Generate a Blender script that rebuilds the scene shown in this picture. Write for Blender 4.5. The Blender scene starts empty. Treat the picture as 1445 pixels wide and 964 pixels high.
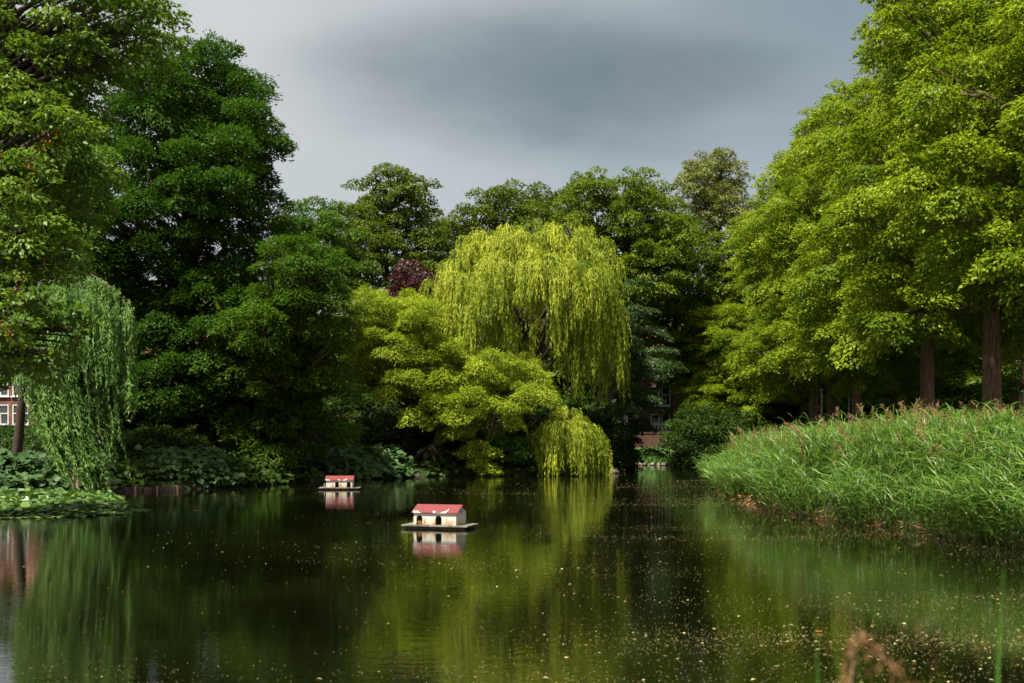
import bpy, math, random
import numpy as np
R = math.radians
rng = np.random.default_rng(7)
random.seed(7)
scn = bpy.context.scene
COL = scn.collection

# ------------------------------------------------------------------ camera
F = 40 / 36 * 1445            # focal length in photo pixels
HX, HY, CH = 722.5, 615.0, 2.4
cd = bpy.data.cameras.new('camera')
cam = bpy.data.objects.new('camera', cd); COL.objects.link(cam)
cam.location = (0, 0, CH); cam.rotation_euler = (R(90), 0, 0)
cd.lens = 40; cd.sensor_width = 36; cd.shift_y = (HY - 482) / 1445
cd.clip_start = 0.1; cd.clip_end = 3000
cd.dof.use_dof = True; cd.dof.focus_distance = 45; cd.dof.aperture_fstop = 2.0
scn.camera = cam

# ------------------------------------------------------------------ light, sky, exposure
SUN_DIR = np.array([-0.30, -0.43, 0.85]); SUN_DIR /= np.linalg.norm(SUN_DIR)
SUN_EL = math.asin(SUN_DIR[2]); SUN_AZ = math.atan2(SUN_DIR[0], SUN_DIR[1])
sd = bpy.data.lights.new('sun', 'SUN'); sd.energy = 5.0; sd.angle = R(2.5); sd.color = (1.0, 0.95, 0.85)
sun = bpy.data.objects.new('sun', sd); COL.objects.link(sun)
sun.rotation_euler = (math.pi / 2 - SUN_EL, 0, math.pi - SUN_AZ)
EXPO = 1.45
scn.view_settings.view_transform = 'Standard'; scn.view_settings.look = 'None'
scn.view_settings.exposure = EXPO; scn.view_settings.gamma = 1; scn.view_settings.use_curve_mapping = False
scn.render.engine = 'CYCLES'
cy = scn.cycles
cy.max_bounces = 6; cy.diffuse_bounces = 2; cy.glossy_bounces = 3; cy.transmission_bounces = 4; cy.transparent_max_bounces = 4
cy.use_denoising = True; cy.sample_clamp_indirect = 4
try: cy.denoiser = 'OPENIMAGEDENOISE'
except Exception: pass

def N(nt, typ, **kw):
    n = nt.nodes.new(typ)
    for k, v in kw.items():
        if k in n.bl_rna.properties: setattr(n, k, v)
        else: n.inputs[k.replace('_', ' ')].default_value = v
    return n

def world():
    w = bpy.data.worlds.new('World'); scn.world = w; w.use_nodes = True
    nt = w.node_tree; nt.nodes.clear(); L = nt.links.new
    out = N(nt, 'ShaderNodeOutputWorld'); bg = N(nt, 'ShaderNodeBackground'); bg.inputs[1].default_value = 0.1
    L(bg.outputs[0], out.inputs[0])
    sky = N(nt, 'ShaderNodeTexSky', sky_type='NISHITA', sun_disc=False, sun_elevation=SUN_EL, sun_rotation=SUN_AZ)
    tc = N(nt, 'ShaderNodeTexCoord')
    # wispy distortion of the sky direction
    nz = N(nt, 'ShaderNodeTexNoise'); nz.inputs['Scale'].default_value = 3.2; nz.inputs['Detail'].default_value = 5; nz.inputs['Roughness'].default_value = .5
    mp = N(nt, 'ShaderNodeMapping'); mp.inputs['Scale'].default_value = (1, 1, 2.6)
    L(tc.outputs['Generated'], mp.inputs[0]); L(mp.outputs[0], nz.inputs['Vector'])
    sub = N(nt, 'ShaderNodeVectorMath', operation='SUBTRACT'); L(nz.outputs['Color'], sub.inputs[0]); sub.inputs[1].default_value = (.5, .5, .5)
    sc = N(nt, 'ShaderNodeVectorMath', operation='MULTIPLY'); L(sub.outputs[0], sc.inputs[0]); sc.inputs[1].default_value = (.15, .0, .10)
    add = N(nt, 'ShaderNodeVectorMath', operation='ADD'); L(tc.outputs['Generated'], add.inputs[0]); L(sc.outputs[0], add.inputs[1])
    def blob(c, s, lo, hi):
        a = N(nt, 'ShaderNodeVectorMath', operation='SUBTRACT'); L(add.outputs[0], a.inputs[0]); a.inputs[1].default_value = c
        b = N(nt, 'ShaderNodeVectorMath', operation='MULTIPLY'); L(a.outputs[0], b.inputs[0]); b.inputs[1].default_value = s
        l = N(nt, 'ShaderNodeVectorMath', operation='LENGTH'); L(b.outputs[0], l.inputs[0])
        m = N(nt, 'ShaderNodeMapRange', interpolation_type='SMOOTHERSTEP'); L(l.outputs['Value'], m.inputs[0])
        m.inputs[1].default_value = lo; m.inputs[2].default_value = hi; m.inputs[3].default_value = 1; m.inputs[4].default_value = 0
        return m.outputs[0]
    def mix(f, a, b):
        m = N(nt, 'ShaderNodeMix', data_type='RGBA')
        if isinstance(f, float): m.inputs[0].default_value = f
        else: L(f, m.inputs[0])
        for i, x in ((6, a), (7, b)):
            if isinstance(x, tuple): m.inputs[i].default_value = (*x, 1)
            else: L(x, m.inputs[i])
        return m.outputs[2]
    k = 10 / (2 ** EXPO)
    def c(r, g, b): return tuple(k * (v / 255 / 12.92 if v < 10 else ((v / 255 + .055) / 1.055) ** 2.4) for v in (r, g, b))
    sx = N(nt, 'ShaderNodeSeparateXYZ'); L(add.outputs[0], sx.inputs[0])
    mr = N(nt, 'ShaderNodeMapRange', interpolation_type='SMOOTHSTEP'); L(sx.outputs[0], mr.inputs[0])
    mr.inputs[1].default_value = -.26; mr.inputs[2].default_value = .30
    col = mix(mr.outputs[0], c(204, 207, 207), c(144, 158, 166))
    # brighter band near the horizon
    hz = N(nt, 'ShaderNodeMapRange', interpolation_type='SMOOTHSTEP'); L(sx.outputs[2], hz.inputs[0])
    hz.inputs[1].default_value = .28; hz.inputs[2].default_value = .16; hz.inputs[3].default_value = 0; hz.inputs[4].default_value = .6
    col = mix(hz.outputs[0], col, c(190, 197, 199))
    def scaled(f, s):
        m = N(nt, 'ShaderNodeMath', operation='MULTIPLY'); L(f, m.inputs[0]); m.inputs[1].default_value = s; return m.outputs[0]
    col = mix(scaled(blob((.05, .95, .292), (1 / .30, 0, 1 / .085), .15, 1.0), .85), col, c(112, 126, 131))
    col = mix(scaled(blob((.10, .95, .285), (1 / .16, 0, 1 / .05), .0, 1.0), .6), col, c(98, 112, 118))
    col = mix(scaled(blob((.24, .93, .36), (1 / .2, 0, 1 / .05), .1, 1.0), .5), col, c(130, 144, 152))
    col = mix(scaled(blob((-.22, .92, .345), (1 / .12, 0, 1 / .06), .0, 1.0), .5), col, c(214, 216, 217))
    n3 = N(nt, 'ShaderNodeTexNoise'); n3.inputs['Scale'].default_value = 5.5; n3.inputs['Detail'].default_value = 7; n3.inputs['Roughness'].default_value = .55; n3.inputs['Distortion'].default_value = .4
    m3 = N(nt, 'ShaderNodeMapping'); m3.inputs['Scale'].default_value = (1, 1, 2.2); L(tc.outputs['Generated'], m3.inputs[0]); L(m3.outputs[0], n3.inputs['Vector'])
    r3 = N(nt, 'ShaderNodeMapRange'); L(n3.outputs['Fac'], r3.inputs[0]); r3.inputs[1].default_value = .35; r3.inputs[2].default_value = .68; r3.inputs[3].default_value = 0; r3.inputs[4].default_value = .17
    col = mix(r3.outputs[0], col, c(208, 211, 211))
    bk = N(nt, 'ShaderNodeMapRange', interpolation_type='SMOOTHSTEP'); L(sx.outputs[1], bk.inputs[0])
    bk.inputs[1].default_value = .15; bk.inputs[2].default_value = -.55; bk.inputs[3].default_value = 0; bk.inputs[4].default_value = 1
    col = mix(bk.outputs[0], col, tuple(1.2 * q for q in c(250, 248, 242)))  # unseen sky behind the camera, brightened as added soft frontal fill
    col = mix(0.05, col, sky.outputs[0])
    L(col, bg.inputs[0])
world()

# ------------------------------------------------------------------ helpers
def P(px, py, Y):
    return np.array([(px - HX) / F * Y, Y, CH + (HY - py) / F * Y])

def tag(o, label=None, cat=None, group=None, kind=None):
    if label: o['label'] = label
    if cat: o['category'] = cat
    if group: o['group'] = group
    if kind: o['kind'] = kind
    return o

def empty(name, loc, label, cat, group=None, rz=0):
    o = bpy.data.objects.new(name, None); COL.objects.link(o)
    o.location = loc; o.rotation_euler = (0, 0, rz); o.empty_display_size = .2
    return tag(o, label, cat, group)

def copy_tree(o, parent=None):
    c = o.copy(); COL.objects.link(c)
    if parent is not None: c.parent = parent
    for ch in [x for x in KIDS.get(o.name, [])]:
        copy_tree(ch, c)
    return c
KIDS = {}

def link(name, me, mat, parent=None):
    o = bpy.data.objects.new(name, me); COL.objects.link(o)
    if mat is not None:
        for m in (mat if isinstance(mat, (list, tuple)) else [mat]): me.materials.append(m)
    if parent is not None:
        o.parent = parent; KIDS.setdefault(parent.name, []).append(o)
    return o

def quads_mesh(name, co, faces, tone=None, smooth=False):
    """co (V,3), faces (M,4) int -> mesh, tone (M,) face attribute"""
    me = bpy.data.meshes.new(name)
    V, M = len(co), len(faces)
    me.vertices.add(V); me.vertices.foreach_set('co', np.ascontiguousarray(co, dtype=np.float32).ravel())
    me.loops.add(M * 4); me.loops.foreach_set('vertex_index', np.ascontiguousarray(faces, dtype=np.int32).ravel())
    me.polygons.add(M); me.polygons.foreach_set('loop_start', np.arange(0, M * 4, 4, dtype=np.int32))
    if smooth: me.polygons.foreach_set('use_smooth', np.ones(M, dtype=bool))
    me.update(calc_edges=True)
    if tone is not None:
        a = me.attributes.new('tone', 'FLOAT', 'FACE'); a.data.foreach_set('value', np.asarray(tone, dtype=np.float32))
    return me

class MB:
    """collects boxes, tubes, polygons into one mesh"""
    def __init__(s): s.v = []; s.f = []
    def add(s, vs, fs):
        b = len(s.v); s.v += [tuple(map(float, p)) for p in vs]; s.f += [tuple(b + i for i in f) for f in fs]; return s
    def box(s, c, d, rz=0):
        x, y, z = (q / 2 for q in d); cs, sn = math.cos(rz), math.sin(rz)
        vs = []
        for k in (-z, z):
            for i, j in ((-x, -y), (x, -y), (x, y), (-x, y)):
                vs.append((c[0] + i * cs - j * sn, c[1] + i * sn + j * cs, c[2] + k))
        return s.add(vs, [(3, 2, 1, 0), (4, 5, 6, 7), (0, 1, 5, 4), (1, 2, 6, 5), (2, 3, 7, 6), (3, 0, 4, 7)])
    def tube(s, pts, rad, n=8, wob=0):
        pts = [np.array(p, float) for p in pts]; vs = []; k = len(pts)
        for i, p in enumerate(pts):
            t = pts[min(i + 1, k - 1)] - pts[max(i - 1, 0)]; t /= np.linalg.norm(t) + 1e-9
            a = np.cross(t, (0.13, 1, 0.1)); a /= np.linalg.norm(a) + 1e-9; b = np.cross(t, a)
            for j in range(n):
                an = 2 * math.pi * j / n; r = rad[i] * (1 + wob * random.uniform(-1, 1))
                vs.append(p + a * math.cos(an) * r + b * math.sin(an) * r)
        fs = [(i * n + j, i * n + (j + 1) % n, (i + 1) * n + (j + 1) % n, (i + 1) * n + j) for i in range(k - 1) for j in range(n)]
        fs += [tuple(range(n - 1, -1, -1)), tuple(range((k - 1) * n, k * n))]
        return s.add(vs, fs)
    def mesh(s, name, smooth=False):
        me = bpy.data.meshes.new(name); me.from_pydata(s.v, [], s.f); me.update()
        if smooth: me.polygons.foreach_set('use_smooth', np.ones(len(me.polygons), dtype=bool))
        return me
    def build(s, name, mat, parent=None, smooth=False):
        return link(name, s.mesh(name, smooth), mat, parent)

# ---- materials
def new_mat(name):
    m = bpy.data.materials.new(name); m.use_nodes = True; nt = m.node_tree; nt.nodes.clear()
    out = N(nt, 'ShaderNodeOutputMaterial'); return m, nt, out

def leaf_mat(name, dark, light, trans, tf=.35, rough=.5, spec=.3):
    m, nt, out = new_mat(name); L = nt.links.new
    at = N(nt, 'ShaderNodeAttribute', attribute_name='tone')
    cr = N(nt, 'ShaderNodeValToRGB'); L(at.outputs['Fac'], cr.inputs[0])
    cr.color_ramp.elements[0].color = (*dark, 1); cr.color_ramp.elements[1].color = (*light, 1)
    p = N(nt, 'ShaderNodeBsdfPrincipled'); L(cr.outputs[0], p.inputs['Base Color'])
    p.inputs['Roughness'].default_value = rough; p.inputs['Specular IOR Level'].default_value = spec
    t = N(nt, 'ShaderNodeBsdfTranslucent'); t.inputs[0].default_value = (*trans, 1)
    mx = N(nt, 'ShaderNodeMixShader'); mx.inputs[0].default_value = tf
    L(p.outputs[0], mx.inputs[1]); L(t.outputs[0], mx.inputs[2]); L(mx.outputs[0], out.inputs[0])
    return m

def noise_mat(name, a, b, scale=6, rough=.8, bump=.3, stretch=(1, 1, 1), detail=5, lo=.35, hi=.65, spec=.3):
    m, nt, out = new_mat(name); L = nt.links.new
    tc = N(nt, 'ShaderNodeTexCoord'); mp = N(nt, 'ShaderNodeMapping'); mp.inputs['Scale'].default_value = stretch
    L(tc.outputs['Object'], mp.inputs[0])
    nz = N(nt, 'ShaderNodeTexNoise'); nz.inputs['Scale'].default_value = scale; nz.inputs['Detail'].default_value = detail; L(mp.outputs[0], nz.inputs['Vector'])
    cr = N(nt, 'ShaderNodeValToRGB'); L(nz.outputs['Fac'], cr.inputs[0])
    cr.color_ramp.elements[0].position = lo; cr.color_ramp.elements[1].position = hi
    cr.color_ramp.elements[0].color = (*a, 1); cr.color_ramp.elements[1].color = (*b, 1)
    p = N(nt, 'ShaderNodeBsdfPrincipled'); L(cr.outputs[0], p.inputs['Base Color']); p.inputs['Roughness'].default_value = rough
    p.inputs['Specular IOR Level'].default_value = spec
    bp = N(nt, 'ShaderNodeBump'); bp.inputs['Strength'].default_value = bump; bp.inputs['Distance'].default_value = .03
    L(nz.outputs['Fac'], bp.inputs['Height']); L(bp.outputs[0], p.inputs['Normal']); L(p.outputs[0], out.inputs[0])
    return m

M = {}
M['lime'] = leaf_mat('lime leaves', (.032, .070, .003), (.168, .222, .006), (.20, .28, .007), .35, .5, .15)
_cr = [n_ for n_ in M['lime'].node_tree.nodes if n_.type == 'VALTORGB'][0].color_ramp
_cr.elements[1].position = .72; _e = _cr.elements.new(1.0); _e.color = (.27, .31, .03, 1)
M['dark'] = leaf_mat('dark leaves', (.012, .038, .003), (.046, .098, .006), (.05, .12, .006), .28, .5, .12)
M['dark_b'] = leaf_mat('mid dark leaves', (.020, .050, .004), (.066, .120, .008), (.08, .16, .008), .3, .5, .12)
M['plane'] = leaf_mat('plane leaves', (.030, .075, .005), (.135, .200, .018), (.13, .22, .010), .35, .45, .25)
M['willow_y'] = leaf_mat('golden willow leaves', (.075, .120, .006), (.38, .41, .034), (.30, .37, .018), .35, .5, .15)
M['willow_g'] = leaf_mat('green willow leaves', (.038, .092, .014), (.125, .215, .042), (.13, .24, .04), .42, .5, .15)
M['curly'] = leaf_mat('yellow green leaves', (.085, .130, .006), (.33, .38, .028), (.28, .37, .018), .35, .5, .15)
M['beech'] = leaf_mat('copper leaves', (.013, .003, .003), (.042, .008, .008), (.08, .012, .01), .25)
M['ash'] = leaf_mat('ash leaves', (.030, .080, .008), (.115, .200, .025), (.12, .22, .015), .35, .5, .15)
M['maple'] = leaf_mat('maple leaves', (.030, .056, .004), (.088, .125, .008), (.11, .15, .006), .3, .5, .12)
M['mid'] = leaf_mat('mid green leaves', (.040, .076, .004), (.122, .160, .010), (.13, .20, .008), .3, .5, .12)
M['olive'] = leaf_mat('olive leaves', (.07, .085, .016), (.15, .16, .032), (.15, .17, .02), .3)
M['yew'] = leaf_mat('yew needles', (.012, .034, .006), (.045, .085, .014), (.04, .09, .015), .2)
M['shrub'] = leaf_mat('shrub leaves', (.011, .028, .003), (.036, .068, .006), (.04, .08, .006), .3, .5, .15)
M['butterbur'] = leaf_mat('big leaves', (.020, .050, .013), (.062, .112, .032), (.06, .12, .02), .25, .55, .25)
M['lily'] = leaf_mat('lily leaves', (.012, .055, .006), (.15, .22, .05), (.08, .16, .02), .2, .42, .4)
M['reed'] = leaf_mat('reed leaves', (.022, .058, .005), (.140, .232, .030), (.11, .22, .020), .3, .45, .3)
M['plume'] = leaf_mat('reed plumes', (.17, .085, .032), (.40, .25, .12), (.27, .15, .06), .3)
M['litter'] = leaf_mat('dead reed litter', (.045, .022, .007), (.26, .15, .045), (.14, .08, .025), .15)
M['grass'] = leaf_mat('grass blades', (.035, .10, .010), (.10, .22, .03), (.1, .2, .02), .3)
M['float'] = leaf_mat('fallen leaves', (.20, .13, .03), (.52, .46, .20), (.2, .15, .05), .15, .6)
M['orange'] = leaf_mat('seed clusters', (.22, .035, .010), (.34, .09, .02), (.4, .08, .02), .3)
M['red_petal'] = leaf_mat('red petals', (.45, .01, .015), (.62, .03, .03), (.5, .02, .02), .3)
M['bark'] = noise_mat('bark', (.05, .03, .02), (.19, .115, .075), 5, .9, .9, (3, 3, .5), lo=.3, hi=.7)
M['bark_d'] = noise_mat('dark bark', (.018, .012, .009), (.060, .040, .028), 5, .9, .8, (3, 3, .6), lo=.3, hi=.7)
M['bark_t'] = noise_mat('tan bark', (.09, .055, .03), (.26, .17, .10), 5, .9, .8, (3, 3, .6), lo=.3, hi=.7)
M['dead'] = noise_mat('dead twigs', (.06, .04, .025), (.15, .10, .065), 6, .9, .3)
M['wood'] = noise_mat('weathered timber', (.10, .065, .035), (.27, .20, .12), 5, .85, .4, (1, 1, 4))
M['metal'] = noise_mat('grey paint', (.20, .23, .24), (.32, .35, .36), 9, .5, .05)
M['white'] = noise_mat('white paint', (.72, .71, .67), (.85, .84, .80), 4, .55, .05)
M['glass'] = noise_mat('window glass', (.010, .013, .016), (.03, .035, .04), 1.5, .06, 0, spec=.8)
M['roof_tile'] = noise_mat('roof tiles', (.09, .035, .025), (.17, .07, .05), 8, .8, .4)
M['red'] = noise_mat('red sign paint', (.50, .012, .015), (.62, .03, .03), 8, .4, 0)
M['black'] = noise_mat('dark feathers', (.012, .010, .008), (.05, .04, .03), 20, .7, .1)

def brick_mat(name, c1, c2, mortar, scale):
    m, nt, out = new_mat(name); L = nt.links.new
    tc = N(nt, 'ShaderNodeTexCoord'); mp = N(nt, 'ShaderNodeMapping'); mp.inputs['Rotation'].default_value = (R(90), 0, 0)
    L(tc.outputs['Object'], mp.inputs[0])
    b = N(nt, 'ShaderNodeTexBrick'); L(mp.outputs[0], b.inputs[0])
    b.inputs['Color1'].default_value = (*c1, 1); b.inputs['Color2'].default_value = (*c2, 1); b.inputs['Mortar'].default_value = (*mortar, 1)
    b.inputs['Scale'].default_value = scale; b.inputs['Mortar Size'].default_value = .012
    nz = N(nt, 'ShaderNodeTexNoise'); nz.inputs['Scale'].default_value = 1.3; nz.inputs['Detail'].default_value = 6; L(tc.outputs['Object'], nz.inputs['Vector'])
    cr = N(nt, 'ShaderNodeValToRGB'); L(nz.outputs['Fac'], cr.inputs[0]); cr.color_ramp.elements[0].color = (.45, .45, .45, 1); cr.color_ramp.elements[0].position = .3; cr.color_ramp.elements[1].position = .65
    mx = N(nt, 'ShaderNodeMix', data_type='RGBA', blend_type='MULTIPLY'); mx.inputs[0].default_value = 1; L(b.outputs[0], mx.inputs[6]); L(cr.outputs[0], mx.inputs[7])
    p = N(nt, 'ShaderNodeBsdfPrincipled'); L(mx.outputs[2], p.inputs['Base Color']); p.inputs['Roughness'].default_value = .9
    L(p.outputs[0], out.inputs[0]); return m
M['brick'] = brick_mat('red brick', (.12, .042, .025), (.165, .062, .038), (.12, .095, .08), 3)
M['brick_d'] = brick_mat('old brick', (.055, .020, .009), (.08, .028, .012), (.04, .03, .018), 3)

def water_mat():
    m, nt, out = new_mat('pond water'); L = nt.links.new
    tc = N(nt, 'ShaderNodeTexCoord')
    p = N(nt, 'ShaderNodeBsdfPrincipled'); p.inputs['IOR'].default_value = 1.6; p.inputs['Roughness'].default_value = .015
    p.inputs['Specular IOR Level'].default_value = .5
    n0 = N(nt, 'ShaderNodeTexNoise'); n0.inputs['Scale'].default_value = .22; n0.inputs['Detail'].default_value = 4; L(tc.outputs['Object'], n0.inputs['Vector'])
    cr = N(nt, 'ShaderNodeValToRGB'); L(n0.outputs['Fac'], cr.inputs[0]); cr.color_ramp.elements[0].position = .4; cr.color_ramp.elements[1].position = .68
    cr.color_ramp.elements[0].color = (.0015, .0018, .0006, 1); cr.color_ramp.elements[1].color = (.0045, .0055, .0015, 1)
    L(cr.outputs[0], p.inputs['Base Color'])
    def bump(scale, st, dist, stretch, prev=None, detail=2):
        mp = N(nt, 'ShaderNodeMapping'); mp.inputs['Scale'].default_value = stretch; L(tc.outputs['Object'], mp.inputs[0])
        nz = N(nt, 'ShaderNodeTexNoise'); nz.inputs['Scale'].default_value = scale; nz.inputs['Detail'].default_value = detail; L(mp.outputs[0], nz.inputs['Vector'])
        # calm and ruffled patches
        b = N(nt, 'ShaderNodeBump'); b.inputs['Distance'].default_value = dist; L(nz.outputs['Fac'], b.inputs['Height'])
        ms = N(nt, 'ShaderNodeMath', operation='MULTIPLY'); L(patch, ms.inputs[0]); ms.inputs[1].default_value = st; L(ms.outputs[0], b.inputs['Strength'])
        if prev is not None: L(prev, b.inputs['Normal'])
        return b.outputs[0]
    mpp = N(nt, 'ShaderNodeMapping'); mpp.inputs['Scale'].default_value = (.35, 1, 1); L(tc.outputs['Object'], mpp.inputs[0])
    n1 = N(nt, 'ShaderNodeTexNoise'); n1.inputs['Scale'].default_value = .16; n1.inputs['Detail'].default_value = 3; L(mpp.outputs[0], n1.inputs['Vector'])
    r1 = N(nt, 'ShaderNodeMapRange'); L(n1.outputs['Fac'], r1.inputs[0]); r1.inputs[1].default_value = .4; r1.inputs[2].default_value = .7; r1.inputs[3].default_value = .35; r1.inputs[4].default_value = 1.0
    patch = r1.outputs[0]
    b = bump(3.2, .065, .05, (.6, 1.6, 1))
    b = bump(11, .10, .02, (.6, 1.5, 1), b)
    L(b, p.inputs['Normal']); L(p.outputs[0], out.inputs[0]); return m
M['water'] = water_mat()
M['ground'] = noise_mat('soil and turf', (.022, .018, .009), (.030, .050, .010), 1.2, .95, .5, lo=.4, hi=.6, detail=8)

# ------------------------------------------------------------------ terrain and water
POND = np.array([(-34, -14), (-30, 20), (-25, 44), (-21.6, 48), (-14.6, 50), (-13.2, 52), (-10.6, 59), (-5.8, 65.5), (-3.5, 68.5), (1.6, 69), (6.2, 72), (7.5, 84),
                 (9.0, 92), (14.0, 92.5), (16, 90), (13, 66), (11.4, 58), (9.9, 51), (9.0, 42), (8.9, 35), (9.9, 29.5), (11.3, 25), (12.8, 12), (13, 5), (4, 2.2), (-12, 1.5)], float)
def sdist(x, y):
    x = np.asarray(x, float); y = np.asarray(y, float)
    d2 = np.full(x.shape, 1e18); inside = np.zeros(x.shape, bool)
    n = len(POND)
    for i in range(n):
        ax, ay = POND[i]; bx, by = POND[(i + 1) % n]
        ex, ey = bx - ax, by - ay
        t = np.clip(((x - ax) * ex + (y - ay) * ey) / (ex * ex + ey * ey), 0, 1)
        d2 = np.minimum(d2, (x - ax - t * ex) ** 2 + (y - ay - t * ey) ** 2)
        c = ((ay > y) != (by > y)) & (x < (bx - ax) * (y - ay) / (by - ay + 1e-12) + ax)
        inside ^= c
    d = np.sqrt(d2); return np.where(inside, -d, d)
def ground_z(x, y):
    x = np.asarray(x, float); y = np.asarray(y, float)
    d = sdist(x, y)
    s = np.clip((d + .25) / .9, 0, 1); s = s * s * (3 - 2 * s)
    z = -0.9 + 1.25 * s + np.clip(d, 0, 12) * .085
    left = np.clip((-8 - x) / 10, 0, 1) * np.clip((d - 8) / 30, 0, 1) * 1.6
    z = z + left + .05 * np.sin(x * 1.7 + y * .6) * np.sin(y * 1.3 - x * .4) * np.clip(d, 0, 1)
    return np.where(d < -1.2, -0.9, z)
def gz(x, y): return float(ground_z(np.array([x]), np.array([y]))[0])

xs = np.concatenate([[-1200, -500, -220], np.arange(-100, 70.01, .8), [120, 260, 600, 1200]])
ys = np.concatenate([[-400, -100], np.arange(-24, 140.01, .8), [180, 300, 700, 2200]])
gx, gy = np.meshgrid(xs, ys)
nx, ny = len(xs), len(ys)
ii = (np.arange(ny - 1)[:, None] * nx + np.arange(nx - 1)[None, :]).ravel()
link_o = link('ground', quads_mesh('ground', np.stack([gx.ravel(), gy.ravel(), ground_z(gx.ravel(), gy.ravel())], 1),
              np.stack([ii, ii + 1, ii + nx + 1, ii + nx], 1), smooth=True), M['ground']); tag(link_o, kind='structure')
w = MB().add([(-45, -20, 0), (30, -20, 0), (30, 100, 0), (-45, 100, 0)], [(0, 1, 2, 3)]).build('water', M['water']); tag(w, kind='structure')

# ------------------------------------------------------------------ foliage machinery
def unit(a): return a / (np.linalg.norm(a, axis=-1, keepdims=True) + 1e-9)
# leaf templates: (along, across, out) and quads
DIAMOND = (np.array([(0, 0, 0), (.42, .5, .10), (1, 0, -.06), (.42, -.5, .10)]), np.array([(0, 1, 2, 3)]))
ROUND = (np.array([(-.08, .0, 0), (.08, .50, .05), (.62, .52, .06), (1, 0, -.10), (.62, -.52, .06), (.08, -.50, .05)]), np.array([(0, 1, 2, 3), (0, 3, 4, 5)]))
BLADE = (np.array([(0, .35, 0), (0, -.35, 0), (.35, .5, .10), (.35, -.5, .10), (.7, .38, .04), (.7, -.38, .04), (1, .04, -.20), (1, -.04, -.20)]),
         np.array([(0, 1, 3, 2), (2, 3, 5, 4), (4, 5, 7, 6)]))

def leaves_mesh(name, pos, d, n, ln, wd, tone, tpl=DIAMOND):
    d = unit(d); n = unit(n - d * np.sum(n * d, 1, keepdims=True)); s = np.cross(n, d)
    ln = np.broadcast_to(ln, (len(pos),)); wd = np.broadcast_to(wd, (len(pos),))
    T, Q = tpl; K = len(T)
    co = pos[:, None, :] + T[None, :, 0, None] * (d * ln[:, None])[:, None, :] + T[None, :, 1, None] * (s * wd[:, None])[:, None, :] + T[None, :, 2, None] * (n * ln[:, None])[:, None, :]
    fa = (np.arange(len(pos)) * K)[:, None, None] + Q[None]
    return quads_mesh(name, co.reshape(-1, 3), fa.reshape(-1, 4), np.repeat(tone, len(Q)))

def thin(C, O, rad, fac, rs):
    """keep clump centres at least fac * radius apart"""
    order = rs.permutation(len(C)); kept = []
    K = np.zeros((len(C), 3)); KR = np.zeros(len(C)); m = 0
    for i in order:
        if m and (((K[:m] - C[i]) ** 2).sum(1) < (fac * .5 * (KR[:m] + rad[i])) ** 2).any(): continue
        K[m] = C[i]; KR[m] = rad[i]; m += 1; kept.append(i)
    return C[kept], O[kept], rad[kept]

def clump_leaves(C, O, rad, cov, flat=.5, droop=.3, leaf=.22, wr=.5, upw=.7, rs=rng, updir=0.0):
    """domed leaf clumps at C. O outward unit vectors, rad (K,), cov = layers of leaf over each dome"""
    K = len(C)
    oh = O * np.array([1, 1, .25]); oh = unit(oh); up = np.tile([0, 0, 1.], (K, 1)); s = unit(np.cross(up, oh)); up = np.cross(oh, s)
    cnt = np.maximum(12, (cov * 2 * math.pi * rad ** 2 * (.45 + .55 * flat) / (leaf * leaf * wr * .5)).astype(int))
    idx = np.repeat(np.arange(K), cnt); T = len(idx)
    d = unit(rs.normal(size=(T, 3))); fl = (d[:, 2] < -.1) & (rs.random(T) < .72); d[fl, 2] *= -1
    # knobbly dome: bulges over its surface
    ph = rs.random((K, 3)) * 6.3
    kn = 1 + .16 * np.sin(d[:, 0] * 6 + ph[idx, 0]) * np.sin(d[:, 1] * 6 + ph[idx, 1]) + .12 * np.sin(d[:, 2] * 7 + ph[idx, 2])
    r = rs.random(T) ** .16 * kn; out = rs.random(T) < .06; r[out] *= rs.uniform(1.05, 1.35, out.sum())
    nd = d.copy(); d = d * r[:, None]
    d[d[:, 2] < 0, 2] *= .5
    rr = rad[idx]
    dz = d[:, 2] * flat - droop * np.clip(d[:, 0], 0, 1.2) ** 2 - droop * .35 * d[:, 1] ** 2
    rad3 = d[:, 0, None] * oh[idx] + d[:, 1, None] * s[idx] * .9
    pos = C[idx] + rr[:, None] * (rad3 + dz[:, None] * up[idx])
    nr = unit(up[idx] * (upw * .45 + nd[:, 2, None] * 1.1) + (nd[:, 0, None] * oh[idx] + nd[:, 1, None] * s[idx]) * .75 + rs.normal(size=(T, 3)) * .30)
    dr = rad3 * 1.2 + np.array([0, 0, -.45 + updir]) + O[idx] * .35 + rs.normal(size=(T, 3)) * .5
    ln = leaf * rs.uniform(.7, 1.3, T)
    tone = np.clip(.45 + .16 * rs.normal(size=K)[idx] + .19 * rs.normal(size=T), 0, 1)
    return pos, dr, nr, ln, ln * wr, tone

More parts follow.
